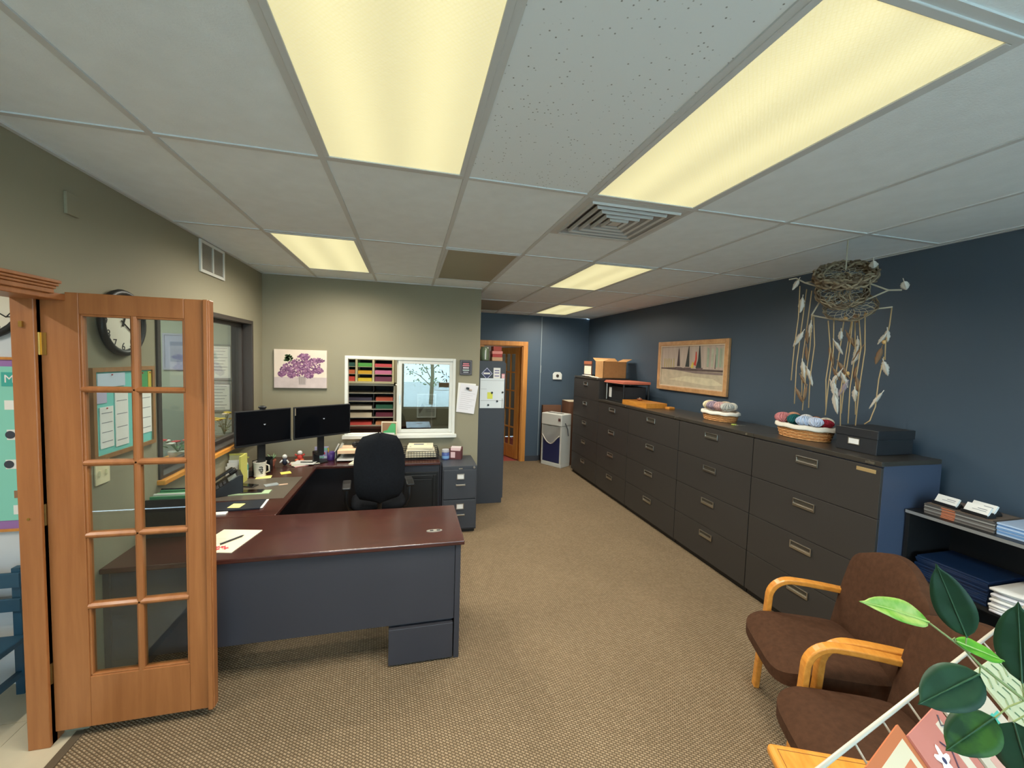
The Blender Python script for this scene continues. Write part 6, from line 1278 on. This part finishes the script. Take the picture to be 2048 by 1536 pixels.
card('pale green leaf-patterned greeting card in the wire rack', 0.475, 0.60, 0.022, 0.20, 0.010, (216, 222, 184), -0.03, tuple(('l', ((x, y), (x+0.012, y+0.012), (x+0.006, y+0.024)), (96, 120, 84)) for x in (-0.05, -0.025, 0.0, 0.025, 0.045) for y in (-0.06, -0.03, 0.0, 0.03, 0.06))+(('r', 0.02, -0.02, 0.03, 0.03, (236, 180, 80), 1),))
card('pink greeting card at the right end of the wire rack', 0.61, 0.74, 0.02, 0.20, 0.006, (226, 176, 176), 0.02, (('f', 0.0, 0.03, 0.02, (240, 226, 214)), ('f', -0.03, -0.02, 0.015, (210, 110, 120)), ('r', 0.03, -0.03, 0.03, 0.06, (236, 220, 200), 0)))
# ------------------------------------------------------------------ leafy plant in the foreground
t = thing('ficus_plant', 'leafy green ficus plant reaching in from the bottom right corner', 'plant', (1.12, 0.02, 0))
MB().lathe([(0.11, 0), (0.15, 0.24), (0.165, 0.24), (0.165, 0.28), (0.15, 0.28), (0.145, 0.25), (0, 0.245)], (1.12, 0.02, 0), 24).build('pot', mat('terracotta', (160, 92, 68), 0.7), t)
BARK = mat('ficus_bark', (120, 112, 84), 0.8); GSTEM = mat('green_twig', (130, 140, 84), 0.6)
MB().tube([(1.12, 0.02, 0.245), (1.11, 0.03, 0.6), (1.10, 0.06, 0.95), (1.06, 0.13, 1.2), (1.02, 0.18, 1.32)], [0.016, 0.014, 0.011, 0.008, 0.006], 8).build('trunk', BARK, t, smooth=True)
MB().tube([(1.04, 0.16, 1.27), (0.93, 0.27, 1.37), (0.815, 0.335, 1.441), (0.757, 0.353, 1.486), (0.737, 0.359, 1.506), (0.688, 0.374, 1.542)], [0.005, 0.0035, 0.0022, 0.0018, 0.0016, 0.0014], 6).build('branch', GSTEM, t, smooth=True)
MB().tube([(1.02, 0.18, 1.32), (0.95, 0.25, 1.40), (0.88, 0.30, 1.44), (0.815, 0.335, 1.45)], [0.004, 0.003, 0.002, 0.0016], 6).build('branch', GSTEM, t, smooth=True)
def leaf_mat(name, c1, c2, rough=0.5):
    m = bpy.data.materials.new(name); m.use_nodes = True; nt = m.node_tree; b = nt.nodes['Principled BSDF']; L = nt.links.new
    tc = nt.nodes.new('ShaderNodeTexCoord'); n = nt.nodes.new('ShaderNodeTexNoise'); n.inputs['Scale'].default_value = 28; n.inputs['Detail'].default_value = 4; L(tc.outputs['Object'], n.inputs['Vector'])
    r = nt.nodes.new('ShaderNodeValToRGB'); r.color_ramp.elements[0].position = 0.42; r.color_ramp.elements[1].position = 0.62; r.color_ramp.elements[0].color = lin(c1); r.color_ramp.elements[1].color = lin(c2)
    L(n.outputs['Fac'], r.inputs['Fac']); L(r.outputs['Color'], b.inputs['Base Color']); b.inputs['Roughness'].default_value = rough; b.inputs['Specular IOR Level'].default_value = 0.25
    return m
LD_ = leaf_mat('dark_ficus_leaf', (26, 56, 36), (32, 64, 42), 0.5); LG = leaf_mat('lime_ficus_leaf', (98, 156, 44), (176, 190, 110)); LB = leaf_mat('bright_ficus_leaf', (80, 146, 40), (96, 160, 50)); LT = leaf_mat('two_tone_ficus_leaf', (26, 56, 30), (56, 96, 36)); CAM = Vector((0, 0, HF))
VEIN = mat('leaf_vein', (44, 80, 52), 0.5); VEINL = mat('lime_leaf_vein', (168, 190, 104), 0.5)
def leaf(base, tip, w_, m_, face, fold=0.25, stem=None, curl=0.0):
    base, tip = Vector(base), Vector(tip); d = tip-base; L_ = d.length; d.normalize(); nrm = Vector(face); nrm = (nrm-d*nrm.dot(d)).normalized(); s = d.cross(nrm); n = 14; rows_ = []
    for i in range(n+1):
        u = i/n; ww = w_/2*(math.sin(PI*min(1.0, u**0.85))**0.75)*(1-0.12*u); ww *= 1.0 if u < 0.85 else max(0.06, (1-u)/0.15*0.92+0.05)
        c_ = base+d*L_*u+nrm*(curl*math.sin(PI*u)*L_); row = []
        for v in (-1, -0.66, -0.33, 0, 0.33, 0.66, 1): row.append(c_+s*ww*v+nrm*(abs(v)*fold*ww+0.0006*math.sin(14*u+3*v)))
        rows_.append(row)
    o = MB().grid(rows_).build('leaf', m_, t, smooth=True, solid=0.0008)
    MB().tube([base+d*L_*u+nrm*(curl*math.sin(PI*u)*L_+0.0014) for u in (0, 0.25, 0.5, 0.75, 0.97)], [0.0011, 0.001, 0.0008, 0.0006, 0.0003], 5).build('midrib', VEINL if m_ in (LG, LB) else VEIN, o)
    if stem: MB().tube([stem, (Vector(stem)+base)/2+Vector((0, 0, 0.004)), base], 0.001, 5).build('petiole', GSTEM, o)
tc_ = (CAM-Vector((0.73, 0.36, 1.48))).normalized()
side = Vector((0, 0, 1))
leaf((0.688, 0.374, 1.542), (0.596, 0.398, 1.568), 0.034, LG, tc_*0.9+side*0.4, 0.35, curl=0.03)
leaf((0.739, 0.360, 1.524), (0.696, 0.376, 1.622), 0.044, LD_, tc_, 0.15, stem=(0.737, 0.359, 1.506))
leaf((0.722, 0.362, 1.518), (0.789, 0.345, 1.492), 0.028, LB, tc_+side*0.9, 0.2, stem=(0.72, 0.364, 1.52))
leaf((0.756, 0.352, 1.474), (0.676, 0.370, 1.430), 0.056, LD_, tc_, 0.12, stem=(0.757, 0.353, 1.486))
leaf((0.776, 0.343, 1.416), (0.714, 0.357, 1.368), 0.052, LT, tc_, 0.12, stem=(0.815, 0.335, 1.44))
leaf((0.812, 0.337, 1.464), (0.806, 0.346, 1.574), 0.050, LD_, tc_*0.8+Vector((-0.3, 0, 0)), 0.15, stem=(0.815, 0.335, 1.441))
leaf((0.800, 0.336, 1.412), (0.828, 0.324, 1.322), 0.064, LD_, tc_, 0.12, stem=(0.83, 0.325, 1.43))
random.seed(21)
for k in range(26):
    u = random.random(); p = Vector((0.86+0.28*u, 0.30-0.30*u, 1.43-0.55*u*random.random()))+Vector((random.uniform(-0.02, 0.12), random.uniform(-0.14, 0.02), random.uniform(-0.1, 0.12))); dd = Vector((random.uniform(-0.3, 1), random.uniform(-1, 0.3), random.uniform(-0.6, 0.6))).normalized(); leaf(p, p+dd*random.uniform(0.08, 0.11), random.uniform(0.05, 0.062), random.choice((LD_, LD_, LT, LB)), Vector((0, 0, 1))+Vector((random.uniform(-.4, .4), random.uniform(-.4, .4), 0)), 0.15, stem=(1.0+0.1*u, 0.2-0.16*u, min(1.32, max(0.9, p.z-0.05))))
# ------------------------------------------------------------------ outdoors, behind the camera
struct('pavement', MB().box(-14, 16, -24, YR-0.16, -0.16, -0.12), mat('pavement_grey', (206, 206, 200), 0.9, noise=0.1, nscale=3))
GREENL = mat('street_tree_leaf', (120, 150, 96), 0.7)
for lab, x, y in (('street tree outside the shop window, left one', 0.9, -8.0), ('street tree outside the shop window, right one', 3.6, -8.5)):
    t = thing('street_tree', lab, 'tree', (x, y, -0.12))
    MB().tube([(x, y, -0.12), (x+0.05, y, 1.2), (x-0.03, y, 2.6), (x+0.05, y, 3.8)], [0.09, 0.075, 0.06, 0.03], 8).build('trunk', BARK, t, smooth=True)
    b = MB(); br = []
    for k in range(16):
        a = random.uniform(0, 2*PI); z = random.uniform(0.5, 2.6); p = Vector((x+1.0*math.cos(a), y+1.0*math.sin(a), z+random.uniform(0.2, 0.8))); b.tube([(x, y, z), (Vector((x, y, z))+p)/2+Vector((0, 0, 0.1)), p], [0.025, 0.018, 0.006], 5); br.append((Vector((x, y, z)), p))
    b.build('branches', BARK, t)
    b = MB()
    for k in range(420):
        q0, q1 = random.choice(br); p = q0.lerp(q1, random.uniform(0.35, 1.1))+Vector((random.gauss(0, 0.16), random.gauss(0, 0.16), random.gauss(0, 0.16))); a = Vector((random.uniform(-1, 1), random.uniform(-1, 1), random.uniform(-1, 1))).normalized()*0.055; c_ = a.orthogonal()*0.6; b.add([p-a, p+c_, p+a, p-c_], [(0, 1, 2, 3)])
    o = b.build('foliage', GREENL, t); o['kind'] = 'stuff'
